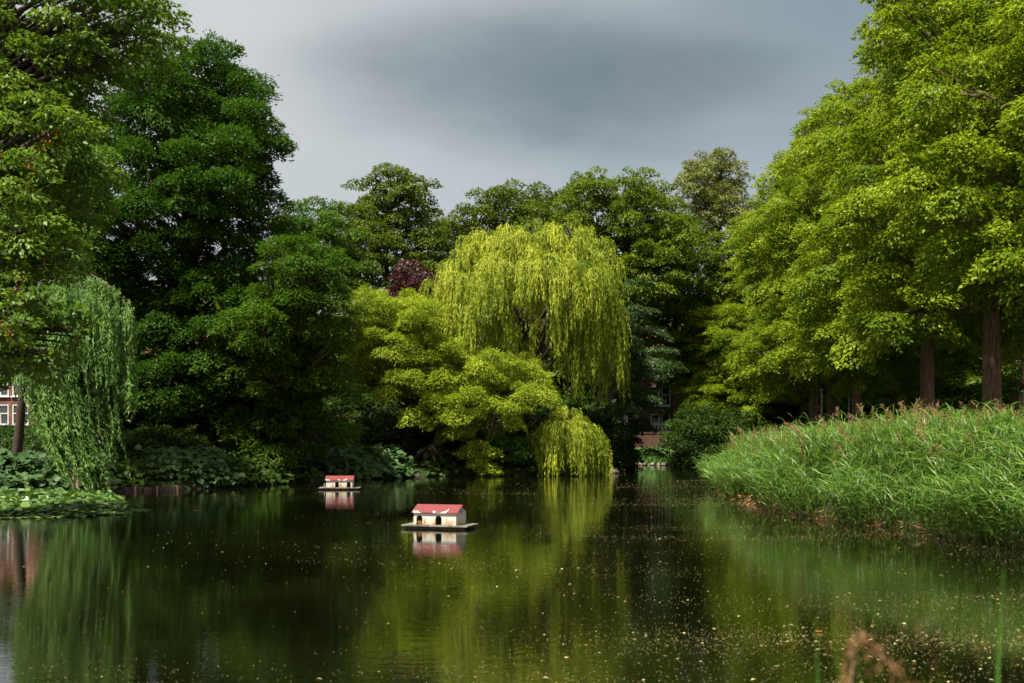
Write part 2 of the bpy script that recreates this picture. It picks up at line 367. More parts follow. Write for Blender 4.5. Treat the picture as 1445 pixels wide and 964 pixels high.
def lobe_clumps(lobes, spacing, rs, inner=.5, back=.5, zmin=None):
    """points over the surface of the union of ellipsoid lobes"""
    C, O = [], []
    A = np.array([l[:3] for l in lobes]); RR = np.array([(l[3:6] if len(l) >= 6 else (l[3],) * 3) for l in lobes], float)
    cen = A.mean(0)
    for i, (c, r) in enumerate(zip(A, RR)):
        m = max(6, int(4 * math.pi * (r[0] * r[2]) / spacing ** 2))
        k = np.arange(m) + .5; ph = np.arccos(1 - 2 * k / m); th = math.pi * (1 + 5 ** .5) * k + rs.random() * 6.3
        d = np.stack([np.cos(th) * np.sin(ph), np.sin(th) * np.sin(ph), np.cos(ph)], 1); d = unit(d + rs.normal(size=d.shape) * .13)
        p = c + d * r * rs.uniform(.80, 1.08, (m, 1))
        keep = np.ones(m, bool)
        for j in range(len(A)):
            if j != i: keep &= (((p - A[j]) / RR[j]) ** 2).sum(1) > .5
        keep &= ~((d[:, 1] > .55) & (rs.random(m) > back))
        C.append(p[keep]); O.append(d[keep])
    C = np.concatenate(C); O = np.concatenate(O)
    if zmin is not None:
        k = C[:, 2] > zmin; C, O = C[k], O[k]
    return C, O

def filler(lobes, per_m3, size, rs):
    ps = []
    for l in lobes:
        r = np.array(l[3:6] if len(l) >= 6 else (l[3],) * 3, float); m = int(4.2 * r.prod() * per_m3) + 4
        d = unit(rs.normal(size=(m, 3))) * (rs.random((m, 1)) ** .5) * .78
        ps.append(np.array(l[:3]) + d * r)
    p = np.concatenate(ps); m = len(p)
    return p, rs.normal(size=(m, 3)) + np.array([0, 0, -.3]), rs.normal(size=(m, 3)) + np.array([0, 0, .5]), np.full(m, size) * rs.uniform(.7, 1.3, m), np.full(m, size * .7), np.clip(rs.normal(.25, .15, m), 0, 1)

def cat(*parts): return [np.concatenate([p[i] for p in parts]) for i in range(len(parts[0]))]

def curve_pts(a, b, sag=.0, wig=.25, n=6):
    a, b = np.array(a, float), np.array(b, float); L = np.linalg.norm(b - a); out = []
    ph = [random.uniform(0, 6.3) for _ in range(3)]
    for i in range(n + 1):
        t = i / n; p = a + (b - a) * t
        p = p + np.array([math.sin(ph[0] + 4 * t) - math.sin(ph[0]), math.sin(ph[1] + 4 * t) - math.sin(ph[1]), 0]) * wig * L * .06 * (1 - t)
        p[2] += sag * L * math.sin(math.pi * t); out.append(p)
    return out

def trunk_mesh(base, top, r0, r1, lean=0.0, flare=1.35):
    mb = MB(); base, top = np.array(base, float), np.array(top, float); n = 14; pts = []; rd = []
    ph = random.uniform(0, 6.3)
    for i in range(n + 1):
        t = i / n; p = base + (top - base) * t; p[0] += math.sin(ph + t * 3.5) * r0 * .35 * t; p[1] += math.cos(ph + t * 3) * r0 * .35 * t
        pts.append(p); f = 1 + (flare - 1) * math.exp(-t * np.linalg.norm(top - base) / .6)
        rd.append((r0 + (r1 - r0) * t) * f)
    pts[0][2] -= .4
    mb.tube(pts, rd, 12, .05); return mb, pts

def make_tree(name, label, cat_, base, top, r0, lobes, leaf_m, bark_m, spacing=None, clump=.95, fac=1.2, n=.9, flat=.5, droop=.3, leaf=.22, wr=.5,
              fill=.35, fill_size=.55, group=None, seed=1, back=.5, zmin=None, limbs=True, cvar=.35, upw=.7, trunk=True, extra=None, updir=0):
    rs = np.random.default_rng(seed); random.seed(seed)
    base = np.array(base, float); e = empty(name, base, label, cat_, group)
    lobes = [tuple(np.array(l[:3]) - base) + tuple(l[3:]) for l in lobes]; top = np.array(top, float) - base
    C, O = lobe_clumps(lobes, spacing or clump * .8, rs, back=back, zmin=zmin)
    rad = clump * rs.uniform(1 - cvar, 1 + cvar, len(C))
    C, O, rad = thin(C, O, rad, fac, rs)
    parts = [clump_leaves(C, O, rad, n, flat, droop, leaf, wr, upw, rs, updir)]
    if fill > 0: parts.append(filler(lobes, fill, fill_size, rs))
    if extra is not None: parts.append(extra(rs, base))
    a = cat(*parts)
    link('crown', leaves_mesh('crown', *a[:3], a[3], a[4], a[5]), leaf_m, e)
    if trunk:
        tm, pts = trunk_mesh((0, 0, 0), top, r0, r0 * .35)
        tm.build('trunk', bark_m, e, True)
        if limbs:
            lm = MB()
            for l in lobes:
                c = np.array(l[:3]); zt = np.clip((c[2] - np.hypot(c[0], c[1]) * .6) / max(top[2], .1), .25, .97)
                p0 = pts[int(round(zt * (len(pts) - 1)))]; L = np.linalg.norm(c - p0)
                if L < .6: continue
                rr = min(r0 * .38, .05 + L * .018)
                lm.tube(curve_pts(p0, c, .06, .8), list(np.linspace(rr, rr * .35, 7)), 6)
                lr = l[3]
                for _ in range(5):
                    q = c + unit(rs.normal(size=3)) * lr * .8
                    lm.tube(curve_pts(c * .6 + p0 * .4, q, .05, 1, 5), list(np.linspace(rr * .4, .012, 6)), 4)
            if lm.v: lm.build('limbs', bark_m, e, True)
    return e

def px_lobes(Y, items, deep=True, dz=2.2, scale=1.0, seed=0, squash=1.0):
    """(px, py, radius px[, depth offset m]) -> world ellipsoids at the tree's own distance, with mates further back"""
    rs = np.random.default_rng(seed + 100); out = []
    for it in items:
        dy = it[3] if len(it) > 3 else rs.uniform(-dz, dz * .4)
        c = P(it[0], it[1], Y + dy); r = it[2] * (Y + dy) / F * scale
        out.append((*c, r, r, r * squash))
        if deep: out.append((c[0] + rs.uniform(-1, 1), c[1] + r * 1.4 + rs.uniform(0, 1), c[2] + rs.uniform(-.6, .3), r * .95, r * .95, r * .9))
    return out

# ------------------------------------------------------------------ buildings and walls behind the trees
M['frame'] = noise_mat('aged white frames', (.42, .41, .38), (.55, .54, .50), 4, .6, .05)  # white paint made dimmer, the shade on the houses put into its colour
def house(name, label, origin, w, h, storeys, wins, ww, wh, base_z, rz=0, depth=8, ledge=None):
    e = empty(name, (origin[0], origin[1], base_z), label, 'house', rz=rz)
    # front wall built round its openings: columns and bands
    mb = MB(); t = .3; xs_ = sorted(wins); rows = storeys
    edges = [-w / 2]
    for x in xs_: edges += [x - ww / 2, x + ww / 2]
    edges.append(w / 2)
    for k in range(0, len(edges), 2):
        mb.box(((edges[k] + edges[k + 1]) / 2, 0, h / 2), (edges[k + 1] - edges[k], t, h))
    for x in xs_:
        z0 = 0
        for zs in rows:
            if zs > z0: mb.box((x, 0, (z0 + zs) / 2), (ww, t - .01, zs - z0))
            z0 = zs + wh
        mb.box((x, 0, (z0 + h) / 2), (ww, t - .01, h - z0))
    mb.box((-w / 2 + t / 2, depth / 2 + t / 2, h / 2), (t, depth, h)); mb.box((w / 2 - t / 2, depth / 2 + t / 2, h / 2), (t, depth, h)); mb.box((0, depth + t, h / 2), (w, t, h))
    mb.build('wall', M['brick'], e)
    r = MB(); ov = .5
    r.add([(-w / 2 - ov, -ov, h - .1), (w / 2 + ov, -ov, h - .1), (w / 2 + ov, depth / 2, h + depth * .42), (-w / 2 - ov, depth / 2, h + depth * .42),
           (-w / 2 - ov, depth + ov + t, h - .1), (w / 2 + ov, depth + ov + t, h - .1)], [(0, 1, 2, 3), (3, 2, 5, 4), (0, 3, 4), (1, 5, 2), (0, 4, 5, 1)])
    r.build('roof', M['roof_tile'], e)
    for x in xs_:
        for zs in rows:
            f = MB(); fr = .085
            for sx in (-1, 1): f.box((x + sx * (ww / 2 - fr / 2), -.10, zs + wh / 2), (fr, .14, wh))
            for zz in (zs + fr / 2, zs + wh - fr / 2, zs + wh * .56): f.box((x, -.095, zz), (ww - 2 * fr, .12, fr * .9))
            f.box((x, -.098, zs + wh * .28), (.06, .10, wh * .5))
            wo = f.build('window', M['frame'], e)
            link('pane', MB().add([(x - ww / 2 + .02, -.04, zs + .02), (x + ww / 2 - .02, -.04, zs + .02), (x + ww / 2 - .02, -.04, zs + wh - .02), (x - ww / 2 + .02, -.04, zs + wh - .02)], [(0, 1, 2, 3)]).mesh('pane'), M['glass'], wo)
            MB().box((x, -.22, zs - .05), (ww + .2, .22, .09)).build('sill', M['white'], wo)
    if ledge is not None:
        lb = MB(); lb.box((ledge[0], -.9, ledge[1]), (ledge[2], 1.5, .22)); lb.box((ledge[0], -1.6, ledge[1] + .75), (ledge[2], .08, .08))
        for k in range(7): lb.box((ledge[0] - ledge[2] / 2 + .1 + k * (ledge[2] - .2) / 6, -1.6, ledge[1] + .4), (.06, .06, .66))
        lb.build('balcony', M['white'], e)
    return e
hz0 = P(0, 600, 100)[2]
x_of = lambda px, Y: (px - HX) / F * Y
hc = x_of(80, 100)
house('brick_house', 'red brick house with white sash windows behind the trees at the left edge', (hc, 100, 0), 24, 5.6, [.05, 2.55],
      [x_of(p, 100) - hc for p in (2, 30, 72, 118, 160, 205, 240)], 1.4, 1.75, hz0, depth=6)
hb = P(938, 614, 112)
house('balcony_house', 'house with white balcony and tall windows glimpsed between the trees above the old brick wall', (hb[0] + 2, 112, 0), 16, 7.0, [.35, 3.1],
      [-2.95, -1.9, 0.4, 3.4], .85, 1.9, hb[2] - .2, ledge=(-2.1, .5, 2.6))

def low_wall(name, label, a, b, h, z):
    L = math.hypot(b[0] - a[0], b[1] - a[1]); rz = math.atan2(b[1] - a[1], b[0] - a[0])
    e = empty(name, ((a[0] + b[0]) / 2, (a[1] + b[1]) / 2, z), label, 'wall', rz=rz)
    MB().box((0, 0, h / 2 - .4), (L, .34, h + .8)).build('wall_body', M['brick_d'], e)
    MB().box((0, 0, h + .06), (L + .06, .46, .12)).build('coping', M['brick_d'], e)
a, b = P(888, 640, 99), P(985, 640, 99)
low_wall('garden_wall', 'old brown brick wall above the green grassy bank at the far end of the pond', a, b, 1.7, gz(a[0], 99))
a, b = P(455, 600, 84), P(580, 600, 82)
low_wall('garden_wall', 'low reddish brick wall behind the pale bank plants near the far duck house', a, b, 1.5, P(0, 618, 83)[2])

# ------------------------------------------------------------------ trees
def lime_lobes(H, Rm, seed, z0=7.0):
    rs = np.random.default_rng(seed); out = []
    z = z0
    while z < H - 1.2:
        t = (z - z0) / (H - z0); p = Rm * (1 - t) ** .55 * (.78 + .22 * min(1, t * 5)); m = max(3, int(p * 1.05))
        a0 = rs.random() * 6.3
        for k in range(m):
            an = a0 + 2 * math.pi * (k + rs.uniform(-.25, .25)) / m; q = p * rs.uniform(.48, 1.0); r = rs.uniform(1.0, 2.6) * (.55 + .45 * p / Rm)
            out.append((math.cos(an) * q, math.sin(an) * q, z + rs.uniform(-.9, .9) - .04 * q, r, r, r * .85))
        if t > .15: out.append((rs.uniform(-.5, .5), rs.uniform(-.5, .5), z, p * .5, p * .5, 1.8))
        z += rs.uniform(1.6, 2.2)
    out.append((0, 0, H - 1.6, 1.5, 1.5, 1.7))
    return out

LIME = [ # px of trunk, distance, trunk radius, label
    (1400, 48, .42, 'lime tree with the thickest bare red-brown trunk, rising behind the tall reeds'),
    (1308, 60, .40, 'lime tree whose trunk has the red and white warning sign at its foot'),
    (1174, 80, .38, 'lime tree with a pale straight trunk between the two thin grey posts'),
    (1622, 37, .42, 'lime tree reaching in from the right edge, its trunk out of frame'),
    (1262, 76, .26, 'lime tree with the slimmest pale trunk, right of the far grey post'),
    (1210, 73, .36, 'lime tree with a short dark trunk just right of the second grey post'),
    (1148, 88, .34, 'lime tree with a trunk just left of the first grey post'),
    (1133, 97, .32, 'lime tree at the far left end of the row, its crown nearest the olive tree'),
    (1062, 103, .36, 'yellow-green lime tree at the pond\'s far right corner, trunk hidden by shrubs'),
]
limes = []
for i, (px, Y, tr, lab) in enumerate(LIME):
    x = x_of(px, Y); z = gz(x, Y); H = [25, 26, 24.5, 25, 22, 24, 25, 24, 21][i]
    if i < 3 or i == 7:
        lob = [(l[0] + x, l[1] + Y, l[2] + z, *l[3:]) for l in lime_lobes(H, 7.6, 40 + i, 3.2 if i == 7 else 6.6)]
        e = make_tree('lime_tree', lab, 'tree', (x, Y, z), (x, Y, z + H * .9), tr, lob, M['lime'], M['bark'], clump=.85, n=1.0, flat=.55, droop=.36, cvar=.55,
                      leaf=.155, wr=.62, fill=.45, fill_size=.6, group='lime trees in a row behind the reeds', seed=40 + i, back=1.0)
        limes.append((e, H, tr))
    else:
        src, H0, t0 = limes[3 if i > 7 else i % 3]
        e = copy_tree(src); e.location = (x, Y, z); e.rotation_euler = (0, 0, 1.3 * i); s = H / H0
        e.scale = (min(1.1, .35 + .65 * tr / t0) if i != 4 else .72, min(1.1, .35 + .65 * tr / t0) if i != 4 else .72, s); e['label'] = lab

# near tree hanging in at the left edge, with orange seed clusters
it = [(20, -40, 95), (85, -30, 70), (30, 40, 90), (90, 30, 50), (132, 14, 30), (178, 44, 9), (128, -35, 40), (45, 120, 64), (95, 95, 36), (20, 190, 62), (70, 185, 40), (10, 270, 60), (34, 325, 32),
      (5, 370, 40), (30, 420, 20), (8, 455, 30), (28, 480, 13), (8, 515, 18), (-60, 60, 110), (-60, 220, 80), (-50, 360, 60), (-40, 450, 50)]
Yp = 28; it = [(a_, b_, c_, 1.2 - max(0, b_) / 500 * 4.4 + rng.uniform(-.7, .7)) for a_, b_, c_ in it]; lob = px_lobes(Yp, it, seed=3); bx = x_of(-330, 30)
e = make_tree('plane_tree', 'near tree with mottled leaves and orange seed clusters at the left edge of the photo', 'tree', (bx, 30, gz(bx, 30)), (bx + 1.5, 29, 17), .42, lob, M['plane'], M['bark_d'],
          clump=.50, n=.85, flat=.5, droop=.35, leaf=.135, wr=.62, fill=.8, fill_size=.35, seed=5, back=.6)
so = np.concatenate([P(px, py, Yp + .2 - py / 500 * 4.4)[None] + rng.normal(size=(13, 3)) * np.array([.09, .09, .13]) for px, py in
     ((75, 188), (63, 196), (50, 214), (5, 216), (40, 230), (8, 450), (12, 472), (38, 262), (30, 405))]) - np.array(e.location)
link('seed_cluster', leaves_mesh('seed_cluster', so, rng.normal(size=so.shape) + [0, 0, -1.2], rng.normal(size=so.shape), .065, .035, rng.random(len(so))), M['orange'], e)['kind'] = 'stuff'

# fine-leaved ash between the near tree and the big dark tree
lob = px_lobes(47, [(115, 215, 34), (90, 255, 40), (60, 300, 42), (105, 300, 32), (50, 340, 34), (100, 335, 20), (25, 255, 40), (15, 320, 40), (70, 210, 30), (130, 250, 24)], seed=6, dz=.5)
make_tree('ash_tree', 'feathery mid green ash tree behind the near tree, above the green weeping willow', 'tree', (x_of(20, 50), 50, gz(x_of(20, 50), 50)), (x_of(60, 48), 48, 12.5), .22, lob, M['ash'], M['bark_d'],
          clump=.75, n=.9, flat=.55, droop=.3, leaf=.17, wr=.36, fill=.5, fill_size=.4, seed=8)

# big dark tree
it = [(265, 115, 48), (300, 105, 40), (235, 140, 52), (335, 140, 44), (205, 175, 52), (270, 180, 62), (345, 190, 45), (378, 212, 30), (165, 225, 50), (230, 245, 62), (310, 250, 60), (365, 262, 36), (150, 290, 55), (215, 315, 60),
      (290, 320, 60), (360, 320, 38), (130, 350, 50), (180, 385, 50), (250, 390, 62), (330, 380, 55), (170, 450, 50), (235, 465, 60), (310, 455, 60), (370, 440, 40), (190, 525, 48), (260, 540, 60), (335, 535, 55),
      (225, 590, 45), (290, 610, 50), (350, 610, 40), (320, 655, 30), (370, 655, 28)]
_r = np.random.default_rng(9); lob = px_lobes(60, [(a_ - 20 + _r.normal() * 8, b_ + _r.normal() * 7, c_ * _r.uniform(.72, 1.12), (_r.uniform(1.2, 3.2) if b_ > 560 else _r.uniform(-3.2, 1.2))) for a_, b_, c_ in it], dz=3.2, seed=11)
bx = x_of(270, 63)
make_tree('dark_tree', 'tallest dark green broadleaf tree on the left bank, its crown cut against the grey sky', 'tree', (bx, 63, gz(bx, 63)), (bx, 62, 19), .5, lob, M['dark'], M['bark_t'],
          clump=1.0, n=1.15, flat=.72, droop=.22, leaf=.185, wr=.46, cvar=.55, fill=.9, back=.3, fill_size=.6, seed=12, updir=.35)
it = [(395, 375, 34), (430, 365, 36), (462, 390, 34), (405, 415, 45), (450, 430, 42), (375, 455, 45), (425, 475, 48), (468, 470, 28), (400, 525, 48), (450, 525, 36), (370, 575, 42), (425, 580, 42), (455, 590, 22), (390, 630, 38), (425, 635, 26),
      (350, 640, 30), (350, 500, 40)]
lob = px_lobes(57, [(a_ - 10 + _r.normal() * 7, b_ + _r.normal() * 7, c_ * _r.uniform(.68, 1.12), (_r.uniform(1.0, 2.8) if b_ > 560 else _r.uniform(-2.6, 1.0))) for a_, b_, c_ in it], dz=2.6, seed=21)
bx = x_of(395, 61)
make_tree('dark_tree', 'rounder dark tree leaning over the water between the tallest one and the far duck house', 'tree', (bx, 61, gz(bx, 61)), (bx, 59.5, 10), .35, lob, M['dark_b'], M['bark_t'],
          clump=.9, n=1.15, flat=.72, droop=.22, leaf=.175, wr=.44, cvar=.55, fill=1.0, back=.3, fill_size=.5, seed=22, updir=.3)

# trees against the sky at the back
def bg(name, label, Y, it, m, seed, base_px, r0=.35, **kw):
    lob = px_lobes(Y, it, dz=3, seed=seed); x = x_of(base_px, Y + 2); tp = P(base_px, min(i[1] for i in it) + 20, Y + 2)
    k = dict(clump=.95, n=.9, back=.3, flat=.55, droop=.35, leaf=.23, wr=.62, fill=.25, fill_size=.7, seed=seed); k.update(kw)
    return make_tree(name, label, 'tree', (x, Y + 2, gz(x, Y + 2)), tp, r0, lob, m, M['bark_d'], **k)
bg('maple_tree', 'tall dome-shaped dark maple standing against the sky left of the golden willow', 96,
   [(548, 256, 22), (575, 256, 18), (520, 280, 24), (560, 285, 30), (592, 275, 13), (505, 312, 24), (545, 315, 34), (588, 312, 24), (492, 345, 20), (535, 350, 30), (580, 350, 28), (610, 335, 16), (510, 378, 26), (570, 388, 26), (600, 372, 18)], M['maple'], 31, 545)
bg('maple_tree', 'small dark tree in the gap between the tallest dark tree and the dome-shaped maple', 90,
   [(430, 305, 20), (455, 305, 18), (412, 325, 24), (470, 322, 16), (440, 340, 30), (480, 350, 22), (415, 360, 25), (460, 375, 28), (500, 395, 22)], M['dark_b'], 32, 445, .22, leaf=.26, wr=.42)
bg('broadleaf_tree', 'olive green tree behind the left shoulder of the golden willow', 102,
   [(640, 330, 22), (665, 310, 24), (690, 292, 22), (712, 276, 16), (650, 355, 28), (690, 330, 32), (620, 350, 20), (630, 390, 26), (660, 395, 28), (725, 310, 24), (700, 380, 40)], M['maple'], 33, 670)
bg('broadleaf_tree', 'dark low-topped tree directly behind the top of the golden willow', 108,
   [(745, 290, 20), (770, 285, 18), (795, 295, 20), (760, 320, 30), (800, 325, 28), (740, 335, 26), (780, 370, 40), (830, 350, 30)], M['maple'], 34, 770)
bg('broadleaf_tree', 'broad green tree with two rounded tops against the sky, right of the golden willow', 98,
   [(822, 268, 17), (842, 262, 20), (868, 278, 22), (895, 262, 20), (918, 275, 22), (940, 300, 22), (850, 300, 34), (900, 305, 36), (935, 335, 34), (820, 305, 26), (880, 345, 40), (960, 335, 22), (920, 385, 40), (860, 390, 34)], M['mid'], 35, 885)
bg('broadleaf_tree', 'yellowish green tree filling the space between the golden willow and the lime row', 104,
   [(915, 345, 30), (950, 338, 32), (985, 350, 26), (895, 385, 30), (935, 395, 40), (980, 400, 34), (905, 440, 36), (950, 455, 42), (992, 450, 28), (912, 495, 30), (962, 510, 34), (1000, 500, 26), (990, 560, 26), (1010, 400, 26)], M['mid'], 36, 955, leaf=.27, wr=.55)
bg('olive_tree', 'tall airy olive-toned tree with a rounded top rising behind the lime row', 112,
   [(998, 238, 22), (1022, 234, 18), (978, 258, 18), (1012, 262, 26), (1040, 256, 16), (985, 285, 20), (1020, 295, 28), (995, 320, 26), (1045, 310, 24)], M['olive'], 37, 1012, .4, leaf=.26, wr=.5, fill=.06)
bg('copper_beech', 'dark purple-red copper beech half hidden between the maple and the golden willow', 88,
   [(580, 395, 20), (602, 400, 18), (562, 412, 20), (590, 420, 26), (610, 430, 20), (570, 435, 24), (595, 455, 26), (560, 460, 24)], M['beech'], 38, 585, .25)
bg('yew_tree', 'dark layered yew beside the right-hand fringe of the golden willow', 80,
   [(880, 430, 24), (895, 460, 26), (875, 490, 26), (905, 505, 28), (882, 540, 28), (896, 562, 24), (875, 590, 30), (888, 610, 26), (902, 600, 14), (880, 645, 22), (898, 650, 15), (865, 560, 28), (860, 630, 24)], M['yew'], 39, 890, .3,
   flat=.25, droop=.45, leaf=.19, wr=.3, clump=1.05, fill=.5, fill_size=.5)
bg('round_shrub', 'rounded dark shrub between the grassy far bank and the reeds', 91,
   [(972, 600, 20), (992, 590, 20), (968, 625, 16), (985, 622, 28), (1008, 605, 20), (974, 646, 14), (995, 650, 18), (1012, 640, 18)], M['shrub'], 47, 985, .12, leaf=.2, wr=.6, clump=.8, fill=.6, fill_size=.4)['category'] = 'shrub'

# ---- weeping willows
def strands(A, O, L, ns, nl, spread, leaf, wr, rs, wind=(0, 0), zfloor=.08, bulge=.55, splay=.24):
    """hanging leafy strands from anchor points -> leaf arrays and stem polylines"""
    K = len(A); i = np.repeat(np.arange(K), ns); S = len(i)
    a = A[i] + rs.normal(size=(S, 3)) * np.array([spread, spread, spread * .5]); l = L[i] * rs.uniform(.55, 1.12, S)
    l = np.minimum(l, a[:, 2] - zfloor - rs.random(S) * .15); ok = l > .4; a, l, i = a[ok], l[ok], i[ok]; S = len(l)
    oh = O[i] * np.array([1, 1, 0]) + rs.normal(size=(S, 3)) * np.array([.25, .25, 0]); wv = np.array([*wind, 0.])
    sw = rs.normal(size=(S, 3)) * np.array([.10, .10, 0])
    def path(t, j): # t (m,), strand index j
        tt = t[:, None]; return a[j] + oh[j] * bulge * (1 - np.exp(-5 * tt)) + np.array([0, 0, 1.]) * (.25 * bulge * np.sin(np.clip(t * 6, 0, 3.14)) - l[j] * t)[:, None] + wv * l[j][:, None] * tt ** 1.3 + sw[j] * np.sin(tt * 5 + i[j][:, None]) * l[j][:, None] * .3
    nn = np.maximum(4, (nl * l / L.mean()).astype(int)); j = np.repeat(np.arange(S), nn); t = rs.random(len(j)) ** .9
    p = path(t, j); q = path(np.clip(t + .04, 0, 1.05), j); tg = unit(q - p)
    d = tg + rs.normal(size=p.shape) * splay; n = rs.normal(size=p.shape) * .5 + O[i[j]] * .5 + np.array([0, -.1, .35])
    ln = leaf * rs.uniform(.7, 1.3, len(j)); tone = np.clip(.48 + .28 * rs.normal(size=K)[i[j]] + .10 * rs.normal(size=S)[j] + .14 * rs.normal(size=len(j)), 0, 1)
    st = [path(np.linspace(0, .97, 7), np.full(7, k)) for k in range(S)]
    return (p, d, n, ln, ln * wr, tone), st

def stems_mesh(name, st, r):
    st = np.array(st); S, k, _ = st.shape; off = np.array([(1, 0, 0), (-.5, .87, 0), (-.5, -.87, 0)]) * r
    co = st[:, :, None, :] + off[None, None] * np.linspace(1, .4, k)[None, :, None, None]
    f = []
    for a in range(k - 1):
        for b_ in range(3): f.append((a * 3 + b_, a * 3 + (b_ + 1) % 3, (a + 1) * 3 + (b_ + 1) % 3, (a + 1) * 3 + b_))
    fa = (np.arange(S) * k * 3)[:, None, None] + np.array(f)[None]
    return quads_mesh(name, co.reshape(-1, 3), fa.reshape(-1, 4), np.full(S * len(f), .5))

rs = np.random.default_rng(50)
base = np.array([1.0, 75.5, gz(1.0, 75.5)])
e = empty('golden_willow', base, 'large golden-green weeping willow with a domed crown at the centre of the far bank', 'tree')
top_it = [(752, 345, 36, 1), (720, 352, 34, -1), (785, 352, 34, 0), (690, 368, 36, 0), (820, 362, 32, 1), (655, 395, 40, 0), (838, 385, 32, 0), (715, 395, 44, -3), (770, 392, 44, -3.5), (815, 405, 40, -2), (640, 425, 28, 1), (848, 420, 22, 1),
          (680, 430, 36, -2), (835, 450, 34, -1), (795, 440, 34, -2.6), (660, 460, 24, -.5), (836, 480, 22, 0), (740, 380, 40, 4), (800, 390, 40, 4.5), (680, 400, 40, 4), (860, 365, 14, 0), (844, 372, 24, .5), (838, 350, 24, 1), (648, 374, 24, .5), (684, 345, 24, 1), (806, 334, 24, 1.5), (625, 400, 18, 0), (700, 440, 34, 3.5), (745, 440, 34, 4), (785, 460, 34, 3), (720, 480, 26, 2)]
lob = px_lobes(73, top_it, deep=False)
C, O = lobe_clumps(lob, .7, rs, back=.6); C, O, _ = thin(C, O, np.full(len(C), .5), 1.38, rs); k = (O[:, 2] > -.25); C, O = C[k] - base, O[k]
pxs = HX + (C[:, 0] + base[0]) / (C[:, 1] + base[1]) * F
L = 2.9 - 1.5 * np.clip((C[:, 2] - 9.0) / 5, 0, 1) + .35 * rs.normal(size=len(C)) + np.clip((pxs - 800) / 60, 0, 1) * 1.1 + np.clip((680 - pxs) / 60, 0, 1) * 1.0
l1, s1 = strands(C, O, np.clip(L, 1.0, 6.5), 26, 36, .20, .24, .17, rs, zfloor=.3)
lw = px_lobes(70.5, [(800, 598, 26, 0), (780, 616, 22, 0), (822, 616, 22, 0), (800, 615, 28, -1.6), (834, 640, 14, 0), (768, 642, 12, 0)], deep=False)
C2, O2 = lobe_clumps(lw, .62, rs); k = O2[:, 2] > -.2; C2, O2 = C2[k] - base, O2[k]
l2, s2 = strands(C2, O2, np.full(len(C2), 2.4), 16, 40, .16, .22, .17, rs, zfloor=-base[2] + .02)
link('crown', leaves_mesh('crown', *cat(l1, l2)), M['willow_y'], e)
tm, pts = trunk_mesh((0, 0, 0), (0, -1.0, 11.5), .55, .25); tm.build('trunk', M['bark_d'], e, True)
lm = MB(); random.seed(51)
for q in lob + lw:
    c = np.array(q[:3]) - base; p0 = pts[int(np.clip(c[2] * .6 / 11.5 * 14, 2, 13))]
    lm.tube(curve_pts(p0, c + [0, 0, q[3] * .7], .12, .6), list(np.linspace(.10, .03, 7)), 6)
    for _ in range(6): lm.tube(curve_pts(c, c + unit(rs.normal(size=3) + [0, 0, .5]) * q[3], .1, 1, 5), list(np.linspace(.045, .012, 6)), 4)
lm.build('limbs', M['bark_d'], e, True)

rs = np.random.default_rng(60)
base = np.array([x_of(146, 52), 52, gz(x_of(146, 52), 52)])
e = empty('green_willow', base, 'green weeping willow trailing long windblown strands toward the water lilies', 'tree')
def arc(pts, Y, step, jit):
    out = []
    for (x0, y0), (x1, y1) in zip(pts[:-1], pts[1:]):
        m = max(2, int(math.hypot(x1 - x0, y1 - y0) / step))
        for k_ in range(m): t = (k_ + rs.random()) / m; out.append(P(x0 + (x1 - x0) * t, y0 + (y1 - y0) * t, Y + rs.uniform(-jit, jit)))
    return np.array(out)
A1 = arc([(30, 430), (70, 395), (105, 385), (135, 392), (160, 408), (176, 430), (186, 458)], 44.5, 4.5, .9); A1b = arc([(60, 420), (110, 405), (150, 425), (165, 450)], 43.2, 6, .6)
A2 = arc([(45, 455), (75, 440), (110, 445)], 44, 4.5, .7); A3 = arc([(34, 488), (55, 502), (75, 506), (96, 500)], 43.6, 3.2, .8); A4 = arc([(20, 400), (60, 375), (110, 378)], 46, 6, 1)
A6 = arc([(78, 470), (105, 478), (128, 486), (148, 500)], 44.2, 3.5, .6)
A5 = arc([(40, 545), (75, 560), (95, 570), (110, 600)], 43.6, 4, .7)
def S(A, L, ns, nl, wind): return strands(A - base, np.tile([.25, -.85, .35], (len(A), 1)), np.clip(L + .5 * rs.normal(size=len(A)), .8, 7), ns, int(nl * 1.3), .15, .18, .26, rs, wind, zfloor=-base[2] + .25, bulge=.3, splay=.36)
g = [S(A1, 3.4, 9, 46, (.10, -.34)), S(A1b, 3.0, 6, 42, (.12, -.30)), S(A2, 4.2, 6, 55, (.22, -.28)), S(A3, 4.9, 9, 64, (.42, -.22)), S(A4, 4.0, 6, 50, (.10, -.2)), S(A5, 3.1, 7, 40, (.42, -.22)), S(A6, 4.0, 7, 55, (.24, -.25))]
link('crown', leaves_mesh('crown', *cat(*[q[0] for q in g])), M['willow_g'], e)
stm = sum([q[1] for q in g], [])
link('strand_stems', stems_mesh('strand_stems', stm, .0035), M['willow_g'], e)
tm, pts = trunk_mesh((0, 0, 0), (-.3, -3.0, 6.3), .30, .14); tm.build('trunk', M['bark_d'], e, True)
lm = MB()
for path in ([(100, 470), (60, 400), (105, 384), (150, 400), (178, 440)], [(110, 450), (130, 395), (160, 408), (186, 458)], [(120, 500), (90, 455), (60, 480), (20, 490)], [(110, 450), (60, 380), (20, 400)], [(120, 560), (95, 545), (60, 540)]):
    q = [pts[-4 if path[0][1] < 540 else 6]] + [P(x, y, 44.5) - base for x, y in path[1:]]
    fine = []
    for u in range(len(q) - 1): fine += curve_pts(q[u], q[u + 1], .08, .3, 4)[:4]
    fine.append(q[-1]); lm.tube(fine, list(np.linspace(.11, .02, len(fine))), 6)
lm.build('limbs', M['bark_d'], e, True)

